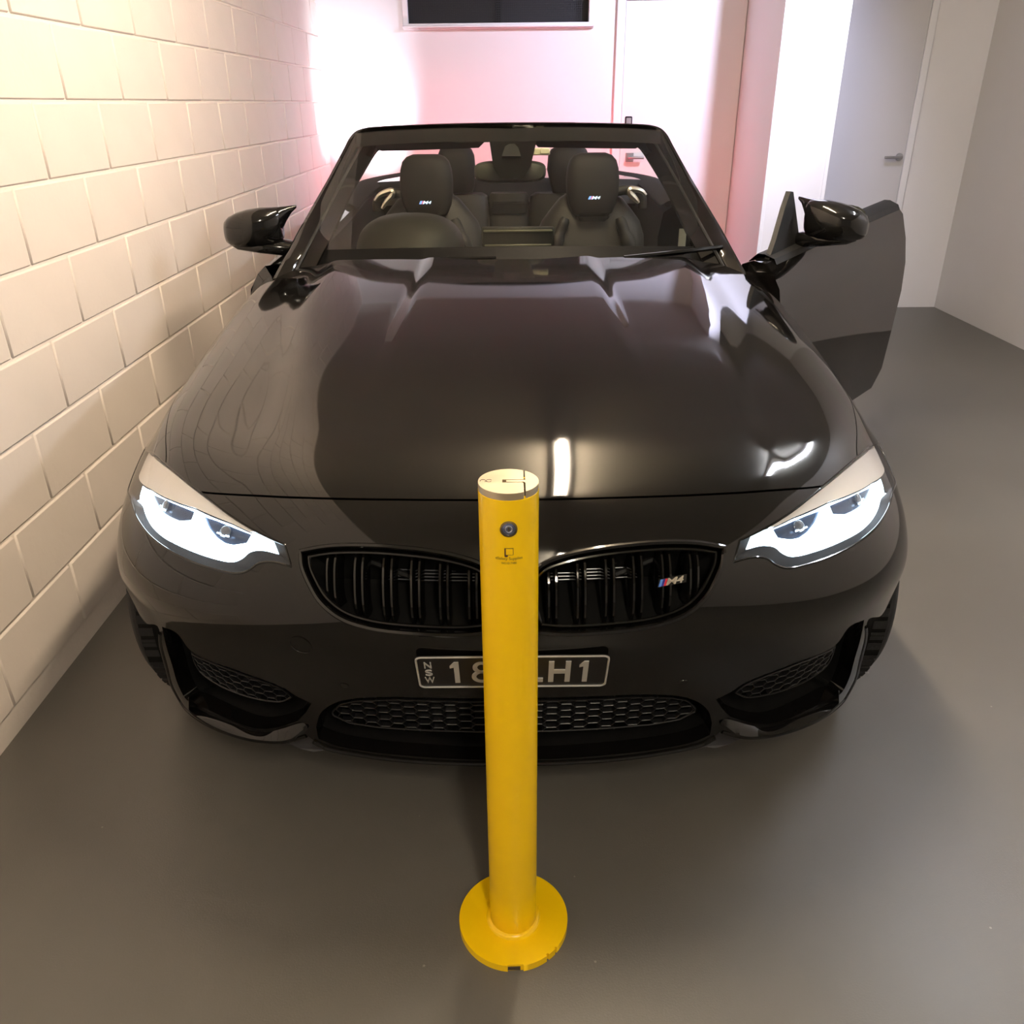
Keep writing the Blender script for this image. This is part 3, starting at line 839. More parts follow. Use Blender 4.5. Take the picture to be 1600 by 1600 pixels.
def honeycomb(name, poly, off, parent, cw=0.060, ch=0.0245, m=M_HONEY, w=0.0013):
    """flattened hexagon net clipped to poly on the sheet"""
    poly = np.asarray(poly); lo, hi = poly.min(0), poly.max(0); mb = MB()
    segs = set()
    a, b, c = cw*0.36, cw*0.14, ch/2
    nx, ny = int((hi[0]-lo[0])/cw)+3, int((hi[1]-lo[1])/ch)+3
    for j in range(-1, ny*2):
        for i in range(-1, nx):
            x0 = lo[0]+i*cw*1.0+(cw/2 if j % 2 else 0); y0 = lo[1]+j*ch/2*1.0
            if j % 2 == 1: pass
            P_ = [(x0-a/2-b, y0), (x0-a/2, y0+c), (x0+a/2, y0+c), (x0+a/2+b, y0), (x0+a/2, y0-c), (x0-a/2, y0-c)]
            for k in range(6):
                p, q = P_[k], P_[(k+1) % 6]
                key = tuple(sorted((tuple(np.round(p, 5)), tuple(np.round(q, 5)))))
                segs.add(key)
    for p, q in segs:
        mid = [((p[0]+q[0])/2, (p[1]+q[1])/2)]
        if inside(mid, poly)[0]:
            mb.tube(SP([p, q], off), w, 4)
            d = SP([p, q], off+0.012)
            s0 = SP([p, q], off); mb.add([s0[0], s0[1], d[1], d[0]], [(0, 1, 2, 3)])
    rail(mb, poly, 0.0022, off, True)
    return mb.build(name, m, parent, False, kind='stuff')

cen_duct = panel('lower_air_intake', grow(cen_in, 0.012), m=M_VOID, off=0.12, rim=-1, spacing=0.03)
A = SP(cen_in, 0.03); B = SP(grow(cen_in, 0.01), 0.12); n = len(A)
MB().add(list(A)+list(B), [(i, (i+1) % n, n+(i+1) % n, n+i) for i in range(n)]).build('intake_duct', M_VOID, cen_duct)
OFFC = 0.016
hc = trace([(740, 1143), (650, 1140), (590, 1136), (545, 1129), (520, 1117), (519, 1112), (532, 1100), (556, 1095), (620, 1093), (740, 1096)], OFFC)
hc_half = np.vstack(([0, hc[0][1]], hc, [0, hc[-1][1]]))
honeycomb('honeycomb_mesh', close([hc_half, mirror(hc_half)]), OFFC, cen_duct)
sh = close([catmull(trace([(300, 1021), (370, 1050), (440, 1077), (456, 1089)], 0.03), 4), catmull(trace([(456, 1089), (440, 1096), (412, 1094), (380, 1086), (340, 1069), (312, 1048), (300, 1021)], 0.03), 4)])
for s_ in (1, -1):
    dk = [o for o in bpy.data.objects if o.name.startswith('air_intake')][0 if s_ > 0 else 1]
    honeycomb('honeycomb_mesh', sh if s_ > 0 else mirror(sh), 0.03, dk, cw=0.052, ch=0.022)

def ledge(s_):
    # turned-up lower edge of the corner intake
    lo_ = catmull(trace([(476, 1146), (445, 1157), (410, 1157), (352, 1143), (302, 1115), (284, 1097)], -0.022), 6)
    up_ = catmull(trace([(468, 1126), (440, 1136), (408, 1140), (360, 1125), (312, 1103), (290, 1092)], 0.004), 6)
    n_ = 40; lo_ = resample(lo_, 1e-9)[:1] if False else np.array([np.array((np.interp(t, np.linspace(0, 1, len(lo_)), lo_[:, 0]), np.interp(t, np.linspace(0, 1, len(lo_)), lo_[:, 1]))) for t in np.linspace(0, 1, n_)])
    up_ = np.array([np.array((np.interp(t, np.linspace(0, 1, len(up_)), up_[:, 0]), np.interp(t, np.linspace(0, 1, len(up_)), up_[:, 1]))) for t in np.linspace(0, 1, n_)])
    if s_ < 0: lo_, up_ = lo_*np.array((-1, 1)), up_*np.array((-1, 1))
    A, B, Cq = SP(up_, 0.004), SP(lo_, -0.022), SP(lo_, 0.0)
    fade = np.clip(np.minimum(np.arange(n_), np.arange(n_)[::-1])/5.0, 0, 1)[:, None]
    B = Cq+(B-Cq)*(0.15+0.85*fade)
    dn = np.array((0, 0, -0.007))
    rings = [[a, a*0.45+b*0.55+np.array((0, 0, 0.004)), b, b+dn, c+dn*1.2, a-(a-c)*0.5] for a, b, c in zip(A, B, Cq)]
    MB().loft(rings).build('corner_lip', M_PAINT, car)
# splitter lip, outer blades and undertray flaps
ll = np.vstack(([0, lip[0][1]], catmull(lip, 6)))
lipline = np.vstack((mirror(ll)[:-1], ll))
mb = MB(); mb.tube(SP(lipline, 0.0), 0.006, 8); mb.build('splitter_lip', M_GLOSSBLK, car)
for s_ in (1, -1):
    bl = catmull(trace([(478, 1150), (445, 1159), (410, 1159), (352, 1145), (300, 1117), (279, 1096), (262, 1050), (250, 990)]), 6)
    if s_ < 0: bl = mirror(bl)
    mb = MB(); mb.tube(SP(bl, 0.002), 0.0055, 8); mb.build('corner_blade', M_GLOSSBLK, car)
    ledge(s_)
    # undertray flap
    P = [at_z(446, 1160, 0.15), at_z(470, 1170, 0.13), at_z(490, 1175, 0.12), at_z(508, 1172, 0.12), at_z(494, 1158, 0.15), at_z(478, 1148, 0.17)]
    P = [p*np.array((-s_ if s_ > 0 else 1, 1, 1)) if s_ > 0 else p for p in P]
    Q = [p+np.array((0, 0.012, 0.0)) for p in P]; k = len(P)
    MB().add(P+Q, [tuple(range(k)), tuple(range(2*k-1, k-1, -1))]+[(i, (i+1) % k, k+(i+1) % k, k+i) for i in range(k)]).build('undertray_flap', mat('grey_flap_plastic', (0.035, 0.035, 0.04), 0.5, var=0.1), car, False)
# parking sensors and tow-eye cover
def ring_on(px, py, r, parent=bumper, name='parking_sensor', m=M_PAINT, both=True, tr=0.0012):
    q = trace([(px, py)])[0]
    for s_ in ((1, -1) if both else (-1,)):
        p = SP([(q[0]*s_, q[1])])[0]; nn = SN(np.array([q[0]*s_]), np.array([q[1]]))[0]
        X = unit(np.cross((0, 0, 1.0), nn)); Yv = np.cross(nn, X)
        mb = MB(); ringp = [p+nn*0.0002+r*(math.cos(a)*X+math.sin(a)*Yv) for a in np.linspace(0, 2*math.pi, 28, endpoint=False)]
        mb.tube(ringp, tr, 5, True)
        if r < 0.012:
            inn = [p+nn*0.001+(r-0.0015)*(math.cos(a)*X+math.sin(a)*Yv) for a in np.linspace(0, 2*math.pi, 28, endpoint=False)]
            mb.add(inn, [tuple(range(28))])
        mb.build(name, m, parent)
ring_on(538, 1071, 0.0085, m=M_PAINT)
ring_on(470, 1008, 0.022, name='tow_eye_cover', m=M_PAINT, both=False, tr=0.0007)

# ---- headlights
hl_out = close([hl_up_o, hl_up_f, hl_low[::-1], hl_in[::-1], hl_up_i[::-1]][0:0]+[hl_up_o, hl_up_f, hl_low[::-1], hl_in[::-1], hl_up_i[::-1]], 0.006)
Z = lambda L: [(200+a/5.333, 660+b/5.333) for a, b in L]
brow_px = Z([(128, 185), (215, 285), (325, 378), (450, 480), (590, 590), (740, 700), (890, 805), (1060, 905), (1020, 915), (860, 838), (700, 775), (560, 712), (430, 672), (300, 620), (190, 555), (105, 495), (70, 420), (62, 350), (90, 260)])
drl_px = Z([(105, 510), (190, 566), (300, 632), (430, 685), (560, 725), (700, 790), (860, 850), (1020, 925), (1080, 930), (1200, 975), (1300, 1015), (1310, 1060), (1310, 1120), (1170, 1115), (1080, 1125), (1000, 1165), (930, 1210), (800, 1185), (640, 1115), (480, 1062), (330, 995), (200, 895), (140, 790), (90, 660), (85, 570)])
lens1_px = Z([(182, 583), (300, 640), (430, 695), (555, 745), (530, 815), (430, 822), (360, 795), (290, 755), (225, 675)])
lens2_px = Z([(628, 782), (740, 820), (860, 868), (1030, 935), (990, 1005), (880, 1022), (800, 1005), (735, 960), (670, 880)])
OB, OD, OL = 0.012, 0.026, 0.030
brow, drl = resample(np.vstack((trace(brow_px, OB), trace(brow_px[:1], OB))), 0.006)[:-1], resample(np.vstack((trace(drl_px, OD), trace(drl_px[:1], OD))), 0.006)[:-1]
lens = [resample(np.vstack((trace(q, OD), trace(q[:1], OD))), 0.005)[:-1] for q in (lens1_px, lens2_px)]
lensb = [grow(q, 0.002) for q in lens]
for s_ in (1, -1):
    fl = (lambda q: q) if s_ > 0 else mirror
    hl = panel('headlight', fl(grow(hl_out, 0.002)), m=M_LAMPIN, off=0.07, rim=-1, spacing=0.03)
    A = SP(fl(inset(hl_out, 0.001)), 0.004); B = SP(fl(hl_out), 0.07); n = len(A)
    MB().add(list(A)+list(B), [(i, (i+1) % n, n+(i+1) % n, n+i) for i in range(n)]).build('lamp_housing', M_LAMPIN, hl)
    panel('lamp_brow', fl(brow), m=M_BROW, parent=hl, off=OB, rim=0.012, spacing=0.012)
    panel('daytime_light', fl(drl), [fl(q) for q in lens], m=M_LED, parent=hl, off=OD, rim=0.003, spacing=0.012)
    for q in lensb:
        lb = panel('projector_bowl', fl(q), m=mat('projector_bowl_plastic', (0.035, 0.06, 0.11), 0.25, metal=0.4, var=0.15, vscale=60), parent=hl, off=OL, rim=-1, spacing=0.012)
        c = fl(q).mean(0); p = SP([c], OL-0.004)[0]; nn = SN(c[:1], c[1:])[0]
        X = unit(np.cross((0, 0, 1.0), nn)); Yv = np.cross(nn, X)
        rings = [[p+nn*h+r*(math.cos(a)*X*1.25+math.sin(a)*Yv) for a in np.linspace(0, 2*math.pi, 20, endpoint=False)] for r, h in ((0.012, 0), (0.0115, 0.001), (0.009, 0.0025), (0.005, 0.0035), (0.001, 0.004))]
        MB().loft(rings).build('projector_lens', M_LENSBALL, hl)
        # bright facets inside each projector
        fc = MB()
        for k in range(3):
            o_ = p+nn*0.003+X*(k-1)*0.012-Yv*(0.007+0.002*(k % 2)); fc.box(o_, (0.005, 0.0012, 0.0014), np.stack((X, nn, Yv), 1), 0.0006)
        fc.build('reflector_facet', M_LED, hl)
    panel('lamp_cover', fl(inset(hl_out, 0.0016)), m=M_LAMPGLASS, parent=hl, off=0.0005, rim=-1, spacing=0.014)
    mb = MB(); mb.tube(SP(fl(hl_out), 0.001), 0.0022, 6, True); mb.build('lamp_seal', M_GLOSSBLK, hl)

# roundel on the nose
q = np.array((0.0, c_shut[0][1]-0.028)); p = SP([q])[0]; nn = SN(q[:1], q[1:])[0]; X = np.array((1.0, 0, 0)); Yv = np.cross(nn, X)
em = MB().loft([superring(p-nn*0.002, X, Yv, 0.041, 0.041, 40, 2), superring(p+nn*0.004, X, Yv, 0.041, 0.041, 40, 2), superring(p+nn*0.0055, X, Yv, 0.038, 0.038, 40, 2)]).build('roundel', M_GLOSSBLK, car)
for k, m_ in enumerate((M_BLUE1, M_BADGE, M_BLUE1, M_BADGE)):
    pts = [(0, 0)]+[(0.023*math.cos(a), 0.023*math.sin(a)) for a in np.linspace(math.pi/2*(k+1), math.pi/2*(k+2), 10)]
    MB().prism(pts, p+nn*0.0045, X, Yv, nn, 0.0018).build('quadrant', m_, em)

# ---- number plate, leaning forward with the bumper
pT, pB = at_y(796.5, 1017.5, Y0+0.0+0.012), at_y(796.5, 1065.5, Y0+0.058)
pl_c = (pT+pB)/2; pl_c[0] = -0.002; PY = unit(pT-pB); PY[0] = 0; PY = unit(PY); PX = np.array((1.0, 0, 0)); PN = np.cross(PX, PY)
PH = np.linalg.norm(pT-pB); PW = 0.358
def rrect(w, h, r, n=6):
    out = []
    for cx, cy, a0 in ((w/2-r, h/2-r, 0), (-w/2+r, h/2-r, 90), (-w/2+r, -h/2+r, 180), (w/2-r, -h/2+r, 270)):
        out += [(cx+r*math.cos(math.radians(a0+90*k/n)), cy+r*math.sin(math.radians(a0+90*k/n))) for k in range(n+1)]
    return out
PO = pl_c+PN*0.010
plate = MB().prism(rrect(PW, PH, 0.012), PO-PN*0.002, PX, PY, PN, 0.002).build('number_plate', M_PLATEBLK, car, False)
rimm = MB(); rimm.tube([PO+PX*a+PY*b+PN*0.0006 for a, b in rrect(PW-0.004, PH-0.004, 0.011)], 0.0021, 6, True); rimm.build('plate_border', M_PLATESIL, plate)
MB().box(pl_c-PN*0.004-PY*0.012, (PW/2-0.02, PH/2-0.036, 0.010), np.stack((PX, PY, PN), 1), 0.004).build('plate_holder', M_MATBLK, plate)
def px2x(px): return (px-796.5)/303.0*PW
def letter(ch, px, w, h, cy, nm='plate_character'):
    V, F = fit_text(ch, w, h, 0.0016)
    obj(nm, place(V, PO+PX*px2x(px)+PY*cy+PN*0.0008, PX, PY, PN), F, M_PLATESIL, plate, False)
hC = PH*0.66
def poly_char(polys, px, w, h):
    mb = MB()
    for pg in polys: mb.prism([(a*w, (b-0.5)*h) for a, b in pg], PO+PX*px2x(px), PX, PY, PN, 0.0016)
    mb.build('plate_character', M_PLATESIL, plate, False)
one = [[(-.5, .82), (-.1, 1), (.3, 1), (.3, 0), (-.15, 0), (-.15, .76), (-.5, .72)]]
H_ = [[(-.5, 0), (-.5, 1), (-.26, 1), (-.26, 0)], [(.26, 0), (.26, 1), (.5, 1), (.5, 0)], [(-.26, .42), (-.26, .6), (.26, .6), (.26, .42)]]
L_ = [[(-.5, 0), (-.5, 1), (-.24, 1), (-.24, .19), (.5, .19), (.5, 0)]]
poly_char(one, 707, 0.021, hC); poly_char(one, 910.5, 0.021, hC)
poly_char(H_, 871, 0.041, hC); poly_char(L_, 830, 0.036, hC)
e8 = MB()                       # the 8 as two stacked loops
for cy, a, b in ((0.235, 0.0165, 0.27), (-0.215, 0.0195, 0.29)):
    ringo = [(math.cos(t)*a, cy*hC+math.sin(t)*b*hC) for t in np.linspace(0, 2*math.pi, 28, endpoint=False)]
    ringi = [(math.cos(t)*(a-0.0085), cy*hC+math.sin(t)*(b*hC-0.0085)) for t in np.linspace(0, 2*math.pi, 28, endpoint=False)]
    o8 = PO+PX*px2x(748); n = 28
    Vv = [o8+PX*x+PY*y for x, y in ringo+ringi]; Vt = [v_+PN*0.0016 for v_ in Vv]
    e8.add(Vv+Vt, [(2*n+i, 2*n+(i+1) % n, 3*n+(i+1) % n, 3*n+i) for i in range(n)]+[(i, (i+1) % n, 2*n+(i+1) % n, 2*n+i) for i in range(n)]+[(n+(i+1) % n, n+i, 3*n+i, 3*n+(i+1) % n) for i in range(n)])
e8.build('plate_character', M_PLATESIL, plate, False)
for ch, cy in (('N', 0.29), ('S', 0.0), ('W', -0.29)):
    letter(ch, 664, 0.0135 if ch != 'W' else 0.018, PH*0.185, cy*PH*0.83)

# ---- grille badge
def make_badge(O, X, Y, N, h, mats, parent, thick=0.003, back=M_GLOSSBLK):
    O, X, Y, N = (np.array(a, float) for a in (O, X, Y, N))
    L = h*4.3
    bk = MB().prism([(-0.4*h, -h*0.62), (L, -h*0.62), (L+0.3*h, h*0.62), (0, h*0.62)], O-N*0.002, X, Y, N, 0.002).build('badge_back', back, parent, False)
    sh_ = 0.5*h; x = 0.0
    for m_ in mats[:3]:
        w = 0.36*h
        MB().prism([(x-sh_/2, -h/2), (x+w-sh_/2, -h/2), (x+w+sh_/2, h/2), (x+sh_/2, h/2)], O, X, Y, N, thick).build('badge_stripe', m_, parent, False); x += w+0.02*h
    x += 0.05*h
    for ch, w in (('M', 1.55*h), ('4', 1.05*h)):
        V, F = fit_text(ch, w, h, thick); V = [(a+(b_/h)*sh_+x+w/2, b_, c) for a, b_, c in V]
        obj('badge_letter', place(V, O+N*thick/2, X, Y, N), F, mats[3], parent, False); x += w+0.1*h
BADGE = (M_BLUE1, M_BLUE2, M_RED, M_BADGE)
qa, qb = uv_at(1032, 912), uv_at(1073, 904)
pa, pb = SP([qa], 0.006)[0], SP([qb], 0.006)[0]
bX = unit(pb-pa); bN = unit(SN(qa[:1], qa[1:])[0]); bN = unit(bN-bX*(bN@bX)); bY = np.cross(bN, bX)
kr = [o for o in bpy.data.objects if o.name.startswith('kidney_grille')][0]
make_badge(pa, bX, bY, bN, np.linalg.norm(pb-pa)/4.25, BADGE, kr)

# ---- underbody and engine bay
ub = MB().box((0, Y0+2.35, 0.33), (0.62, 1.95, 0.14), bev=0.03)
ub.box((0, Y0+0.95, 0.55), (0.55, 0.45, 0.16), bev=0.03)
ub.build('underbody', M_VOID, car)
for s_ in (1, -1):
    for yc in (Y0+0.78, Y0+3.61):
        A = [(s_*0.60, yc+0.375*math.cos(a), 0.335+0.375*math.sin(a)) for a in np.linspace(-0.25, math.pi+0.25, 22)]
        B = [(s_*0.885, p[1], p[2]) for p in A]; n = len(A)
        MB().add(A+B, [(i, i+1, n+i+1, n+i) for i in range(n-1)]+[tuple(range(n))]).build('wheel_arch_liner', M_VOID, car, True)

# ---- wheels
def wheel(xc, yc, s_):
    R, w = 0.338, 0.1275
    prof = [(0.245, -w*0.86), (0.262, -w*0.97), (0.29, -w), (0.312, -w*0.97), (0.325, -w*0.86), (0.3325, -w*0.72)]
    for g0 in (-0.46, -0.16, 0.16, 0.46):
        c = g0*w; q = 0.0045
        prof += [(R, c-q-0.001), (R-0.007, c-q), (R-0.007, c+q), (R, c+q+0.001)]
    prof += [(0.3325, w*0.72), (0.325, w*0.86), (0.312, w*0.97), (0.29, w), (0.262, w*0.97), (0.245, w*0.86)]
    base = (xc, yc, R)
    wh = MB().lathe(prof, 84, 'x', base).build('wheel', M_RUBBER, car)
    tb = MB()                                   # shoulder tread blocks
    for k in range(64):
        a = 2*math.pi*k/64
        for sd in (-1, 1):
            rr = R+0.0008; cx = xc+sd*w*0.62
            er = np.array((0, math.cos(a), math.sin(a))); et = np.array((0, -math.sin(a), math.cos(a))); ex = np.array((1.0, 0, 0))
            tb.box(np.array((cx, yc, R))+er*(rr-0.003), (w*0.13, 0.011, 0.0045), np.stack((ex, et, er), 1))
    tb.build('tread_blocks', M_RUBBER, wh, False, kind='stuff')
    rp = [(0.246, -w*0.85), (0.232, -w*0.8), (0.225, -w*0.3), (0.225, w*0.5), (0.236, w*0.8), (0.246, w*0.85)]
    MB().lathe(rp, 60, 'x', base).build('rim', M_ALLOY, wh)
    sp = MB()
    for k in range(10):
        a = 2*math.pi*k/10
        er = np.array((0, math.cos(a), math.sin(a))); et = np.array((0, -math.sin(a), math.cos(a))); ex = np.array((1.0, 0, 0))*s_
        rings = []
        for rr, ww, dd in ((0.045, 0.020, 0.055), (0.13, 0.013, 0.075), (0.228, 0.016, 0.085)):
            c = np.array(base)+er*rr+ex*dd
            rings.append([c-et*ww, c+et*ww, c+et*ww-ex*0.02, c-et*ww-ex*0.02])
        sp.loft(rings)
    sp.lathe([(0, 0.06*s_), (0.05, 0.06*s_), (0.055, 0.03*s_), (0, 0.03*s_)], 24, 'x', base)
    sp.build('spokes', M_ALLOY, wh)
    MB().lathe([(0, 0.0), (0.19, 0.0), (0.19, 0.02*s_), (0, 0.02*s_)], 40, 'x', base).build('brake_disc', M_DISC, wh)
for s_ in (1, -1):
    wheel(s_*0.79, Y0+0.745, s_); wheel(s_*0.775, Y0+3.61, s_)

# ---- windscreen frame
def lerp(a, b, t): return a+(b-a)*t
oL = [(424, 440), (447, 397), (462, 368), (479, 338), (496, 308), (512, 280), (526, 254), (538, 231), (547, 214), (556, 205), (570, 200), (600, 197), (660, 194), (730, 192), (800, 191)]
oY = [2.80, 2.90, 3.01, 3.12, 3.24, 3.35, 3.45, 3.54, 3.60, 3.62, 3.62, 3.60, 3.55, 3.51, 3.50]
iL = [(482, 440), (503, 397), (516, 372), (526, 350), (537, 326), (548, 302), (560, 280), (573, 258), (584, 240), (590, 233), (600, 228), (620, 225), (670, 222), (730, 220), (800, 219)]
O3 = np.array([at_y(a, b, y) for (a, b), y in zip(oL, oY)]); I3 = np.array([at_y(a, b, y+0.012) for (a, b), y in zip(iL, oY)])
O3 = catmull(O3, 5); I3 = catmull(I3, 5)
O3[-1][0] = 0; I3[-1][0] = 0
def mir3(P): return [p*np.array((-1, 1, 1)) for p in reversed(list(P))][1:]
O3 = list(O3)+mir3(O3); I3 = list(I3)+mir3(I3)
rings = []
for o_, i_ in zip(O3, I3):
    w = i_-o_; dY = np.array((0, 0.045, -0.012)); bk = np.array((0, 0.02, -0.005))
    nrm = np.array((0, -1, 0.5))*0.010
    rings.append([o_, o_+w*0.12+nrm, o_+w*0.42+nrm*0.8, o_+w*0.5, i_, i_+dY*0.6, o_+w*0.5+dY, o_+w*0.1+dY, o_+bk])
MB().loft(rings).build('windscreen_frame', M_PAINT, car)
sl = MB(); mid_ = [o_+(i_-o_)*0.52+np.array((0, -0.004, 0.002)) for o_, i_ in zip(O3, I3)]
sl.tube(mid_, 0.005, 6); sl.build('windscreen_seal', M_MATBLK, car)

# glass: bowed sheet from the cowl to the header
nX, nZ = 28, 14
gb = []; gt = []
for k in range(nX+1):
    t = -1+2*k/nX
    gb.append(np.array((0.745*t, Y0+1.575+0.115*abs(t)**2.2, 0.985-0.025*t*t)))
    gt.append(np.array((0.60*t, 3.49+0.105*abs(t)**2.4, 1.372-0.02*abs(t)**3)))
V = []; F = []
for j in range(nZ+1):
    f_ = j/nZ
    for k in range(nX+1):
        V.append(lerp(gb[k], gt[k], f_)+np.array((0, -0.10, 0.16))*0.05*math.sin(math.pi*f_))
for j in range(nZ):
    for k in range(nX):
        a = j*(nX+1)+k; F.append((a, a+1, a+nX+2, a+nX+1))
gl = obj('windscreen', V, F, M_GLASS, car, 'all')
nb = 60
gbb = []
for f_ in (-0.02, 0.095):
    for k in range(nb+1):
        t = -1+2*k/nb
        b_ = np.array((0.745*t, Y0+1.575+0.115*abs(t)**2.2, 0.985-0.025*t*t)); t_ = np.array((0.60*t, 3.49+0.105*abs(t)**2.4, 1.372-0.02*abs(t)**3))
        gbb.append(lerp(b_, t_, f_)+np.array((0, -0.004, 0.004)))
obj('windscreen_band', gbb, [(k, k+1, nb+2+k, nb+1+k) for k in range(nb)], mat('dash_dark_strip', (0.002, 0.002, 0.002), 0.5, spec=0.08, var=0.1), car, 'all')  # black strip added to darken the dash top behind the glass foot
# black ceramic band along the header and the sensor pod
bandO = [np.array((0.60*t, 3.50+0.105*abs(t)**2.4, 1.368-0.02*abs(t)**3)) for t in np.linspace(-1, 1, 31)]
hd = MB()
A = [p+np.array((0, 0.0, 0.0)) for p in bandO]; B = [p+np.array((0, -0.03, -0.045)) for p in bandO]; Cc = [p+np.array((0, 0.09, -0.028)) for p in bandO]
n = len(A); hd.add(A+B+Cc, [(i, i+1, n+i+1, n+i) for i in range(n-1)]+[(n+i, n+i+1, 2*n+i+1, 2*n+i) for i in range(n-1)]+[(2*n+i, 2*n+i+1, i+1, i) for i in range(n-1)])
hd.build('header_trim', M_CLOTH, car)
for s_ in (1, -1):
    pts = [(588, 221), (588, 232), (596, 236), (640, 235), (700, 233), (748, 231), (757, 222)]
    P = [at_y(a, b, 3.60) for a, b in pts]; P = [p*np.array((1 if s_ < 0 else -1, 1, 1)) for p in P]
    Q = [p+np.array((0, 0.022, 0.006)) for p in P]; k = len(P)
    MB().add(P+Q, [tuple(range(k)), tuple(range(2*k-1, k-1, -1))]+[(i, (i+1) % k, k+(i+1) % k, k+i) for i in range(k)]).build('sun_visor', M_CLOTH, car)

# wipers and cowl
cw = MB(); A = []; B = []; Cc = []
for k in range(25):
    t = -1+2*k/24
    A.append((0.70*t, Y0+1.545+0.075*t*t, 0.985-0.025*t*t)); B.append((0.72*t, Y0+1.60+0.11*abs(t)**2.2, 0.972-0.025*t*t)); Cc.append((0.72*t, Y0+1.64+0.11*abs(t)**2.2, 0.90))
cw.add(A+B+Cc, [(i, i+1, 26+i-1, 25+i) for i in range(24)]+[(25+i, 26+i, 51+i, 50+i) for i in range(24)])
cw.build('cowl', M_MATBLK, car)
def wiper(p0, p1, p2, r):
    w_ = MB(); P = [at_y(*p) for p in (p0, p1, p2)]
    w_.tube(catmull(P, 6), r, 6); o = w_.build('wiper', M_GLOSSBLK, car)
    e0, e1 = P[1], P[2]; sp_ = MB(); sp_.box((e0+e1)/2+np.array((0, 0.004, -0.004)), (np.linalg.norm(e1-e0)/2, 0.003, 0.007), np.stack((unit(e1-e0), unit(np.cross((0, 0, 1), unit(e1-e0))), (0, 0, 1)), 1), 0.002)
    sp_.build('wiper_blade', M_MATBLK, o)
wiper((1128, 386, 2.905), (1070, 393, 2.85), (975, 403, 2.80), 0.008)
wiper((668, 405, 2.79), (720, 404, 2.795), (775, 403, 2.80), 0.006)

# ---- cabin
dash = MB()
rings = []
for k in range(21):
    t = -1+2*k/20; x = 0.72*t; yb = Y0+1.62+0.10*abs(t)**2.2
    rings.append([(x, yb, 0.93), (x, yb+0.08, 0.952-0.015*t*t), (x, Y0+1.93, 0.965-0.03*t*t), (x, Y0+2.04, 0.955-0.04*t*t), (x, Y0+2.09, 0.90), (x, Y0+2.08, 0.62), (x, Y0+1.75, 0.60)])
dash.loft(rings); dash.build('dashboard', M_TRIM, car)
cx = at_y(641, 370, 3.30)[0]
bz = at_y(641, 333, 3.28)[2]
rings = []
for yy, sc, dz in ((3.08, 0.45, -0.05), (3.15, 0.8, -0.018), (3.22, 0.96, -0.003), (3.30, 1.0, 0.0), (3.36, 0.99, -0.002)):
    r_ = []
    for a in np.linspace(0, math.pi, 22):
        ex = 0.205*sc*math.copysign(abs(math.cos(a))**0.75, math.cos(a)); ez = (bz-0.945)*sc*abs(math.sin(a))**0.8
        r_.append((cx+ex, yy, 0.94+ez+dz*0.2))
    rings.append(r_)
ib = MB().loft(rings, closed=False); ib.build('instrument_hood', M_TRIM, car)
sr = MB(); sr.tube([(cx+0.165*math.copysign(abs(math.cos(a))**0.75, math.cos(a)), 3.175-0.03*math.sin(a), 0.938+(bz-0.985)*abs(math.sin(a))**0.8) for a in np.linspace(0, math.pi, 22)], 0.004, 6)
sr.build('instrument_trim', M_LEATHER, car)
# steering wheel
sw = MB(); swc = np.array((cx-0.0, 3.70, 0.86)); sX = np.array((1.0, 0, 0)); sYv = unit((0, -0.35, 0.94)); sNn = np.cross(sX, sYv)
sw.tube([swc+0.182*(math.cos(a)*sX+math.sin(a)*sYv) for a in np.linspace(0, 2*math.pi, 40, endpoint=False)], 0.016, 10, True)
swo = sw.build('steering_wheel', M_LEATHER, car)
hb = MB().loft([superring(swc+sNn*q, sX, sYv, a, b, 20, 2.6) for q, a, b in ((-0.03, 0.055, 0.05), (0.0, 0.075, 0.065), (0.02, 0.07, 0.06), (0.03, 0.05, 0.04))])
hb.build('wheel_hub', M_LEATHER, swo)
for a in (0.0, math.pi, -math.pi/2):
    MB().tube([swc+0.06*(math.cos(a)*sX+math.sin(a)*sYv), swc+0.176*(math.cos(a)*sX+math.sin(a)*sYv)], 0.013, 8).build('wheel_spoke', M_LEATHER, swo)
# centre screen
a_, b_ = at_y(752, 361, 3.34), at_y(866, 381, 3.34)
c_ = (a_+b_)/2
ms = MB().box((c_[0], 3.36, c_[2]), ((b_[0]-a_[0])/2, 0.014, (a_[2]-b_[2])/2+0.012), bev=0.006).build('centre_screen', M_TRIM, car)
MB().box((c_[0], 3.343, a_[2]-0.001), ((b_[0]-a_[0])/2-0.008, 0.004, 0.004), bev=0.002).build('screen_edge', mat('screen_edge_trim', (0.10, 0.095, 0.07), 0.4, var=0.1), ms)
MB().box((c_[0], 3.343, b_[2]-0.004), ((b_[0]-a_[0])/2-0.012, 0.004, 0.003), bev=0.0015).build('screen_edge', mat('screen_edge_trim'), ms)
# cabin floor, tunnel and door card
cf = MB().box((0, Y0+2.85, 0.42), (0.72, 0.95, 0.03), bev=0.01); cf.build('cabin_floor', M_CLOTH, car)
MB().box((0, Y0+2.7, 0.55), (0.11, 0.75, 0.12), bev=0.03).build('centre_console', M_TRIM, car)

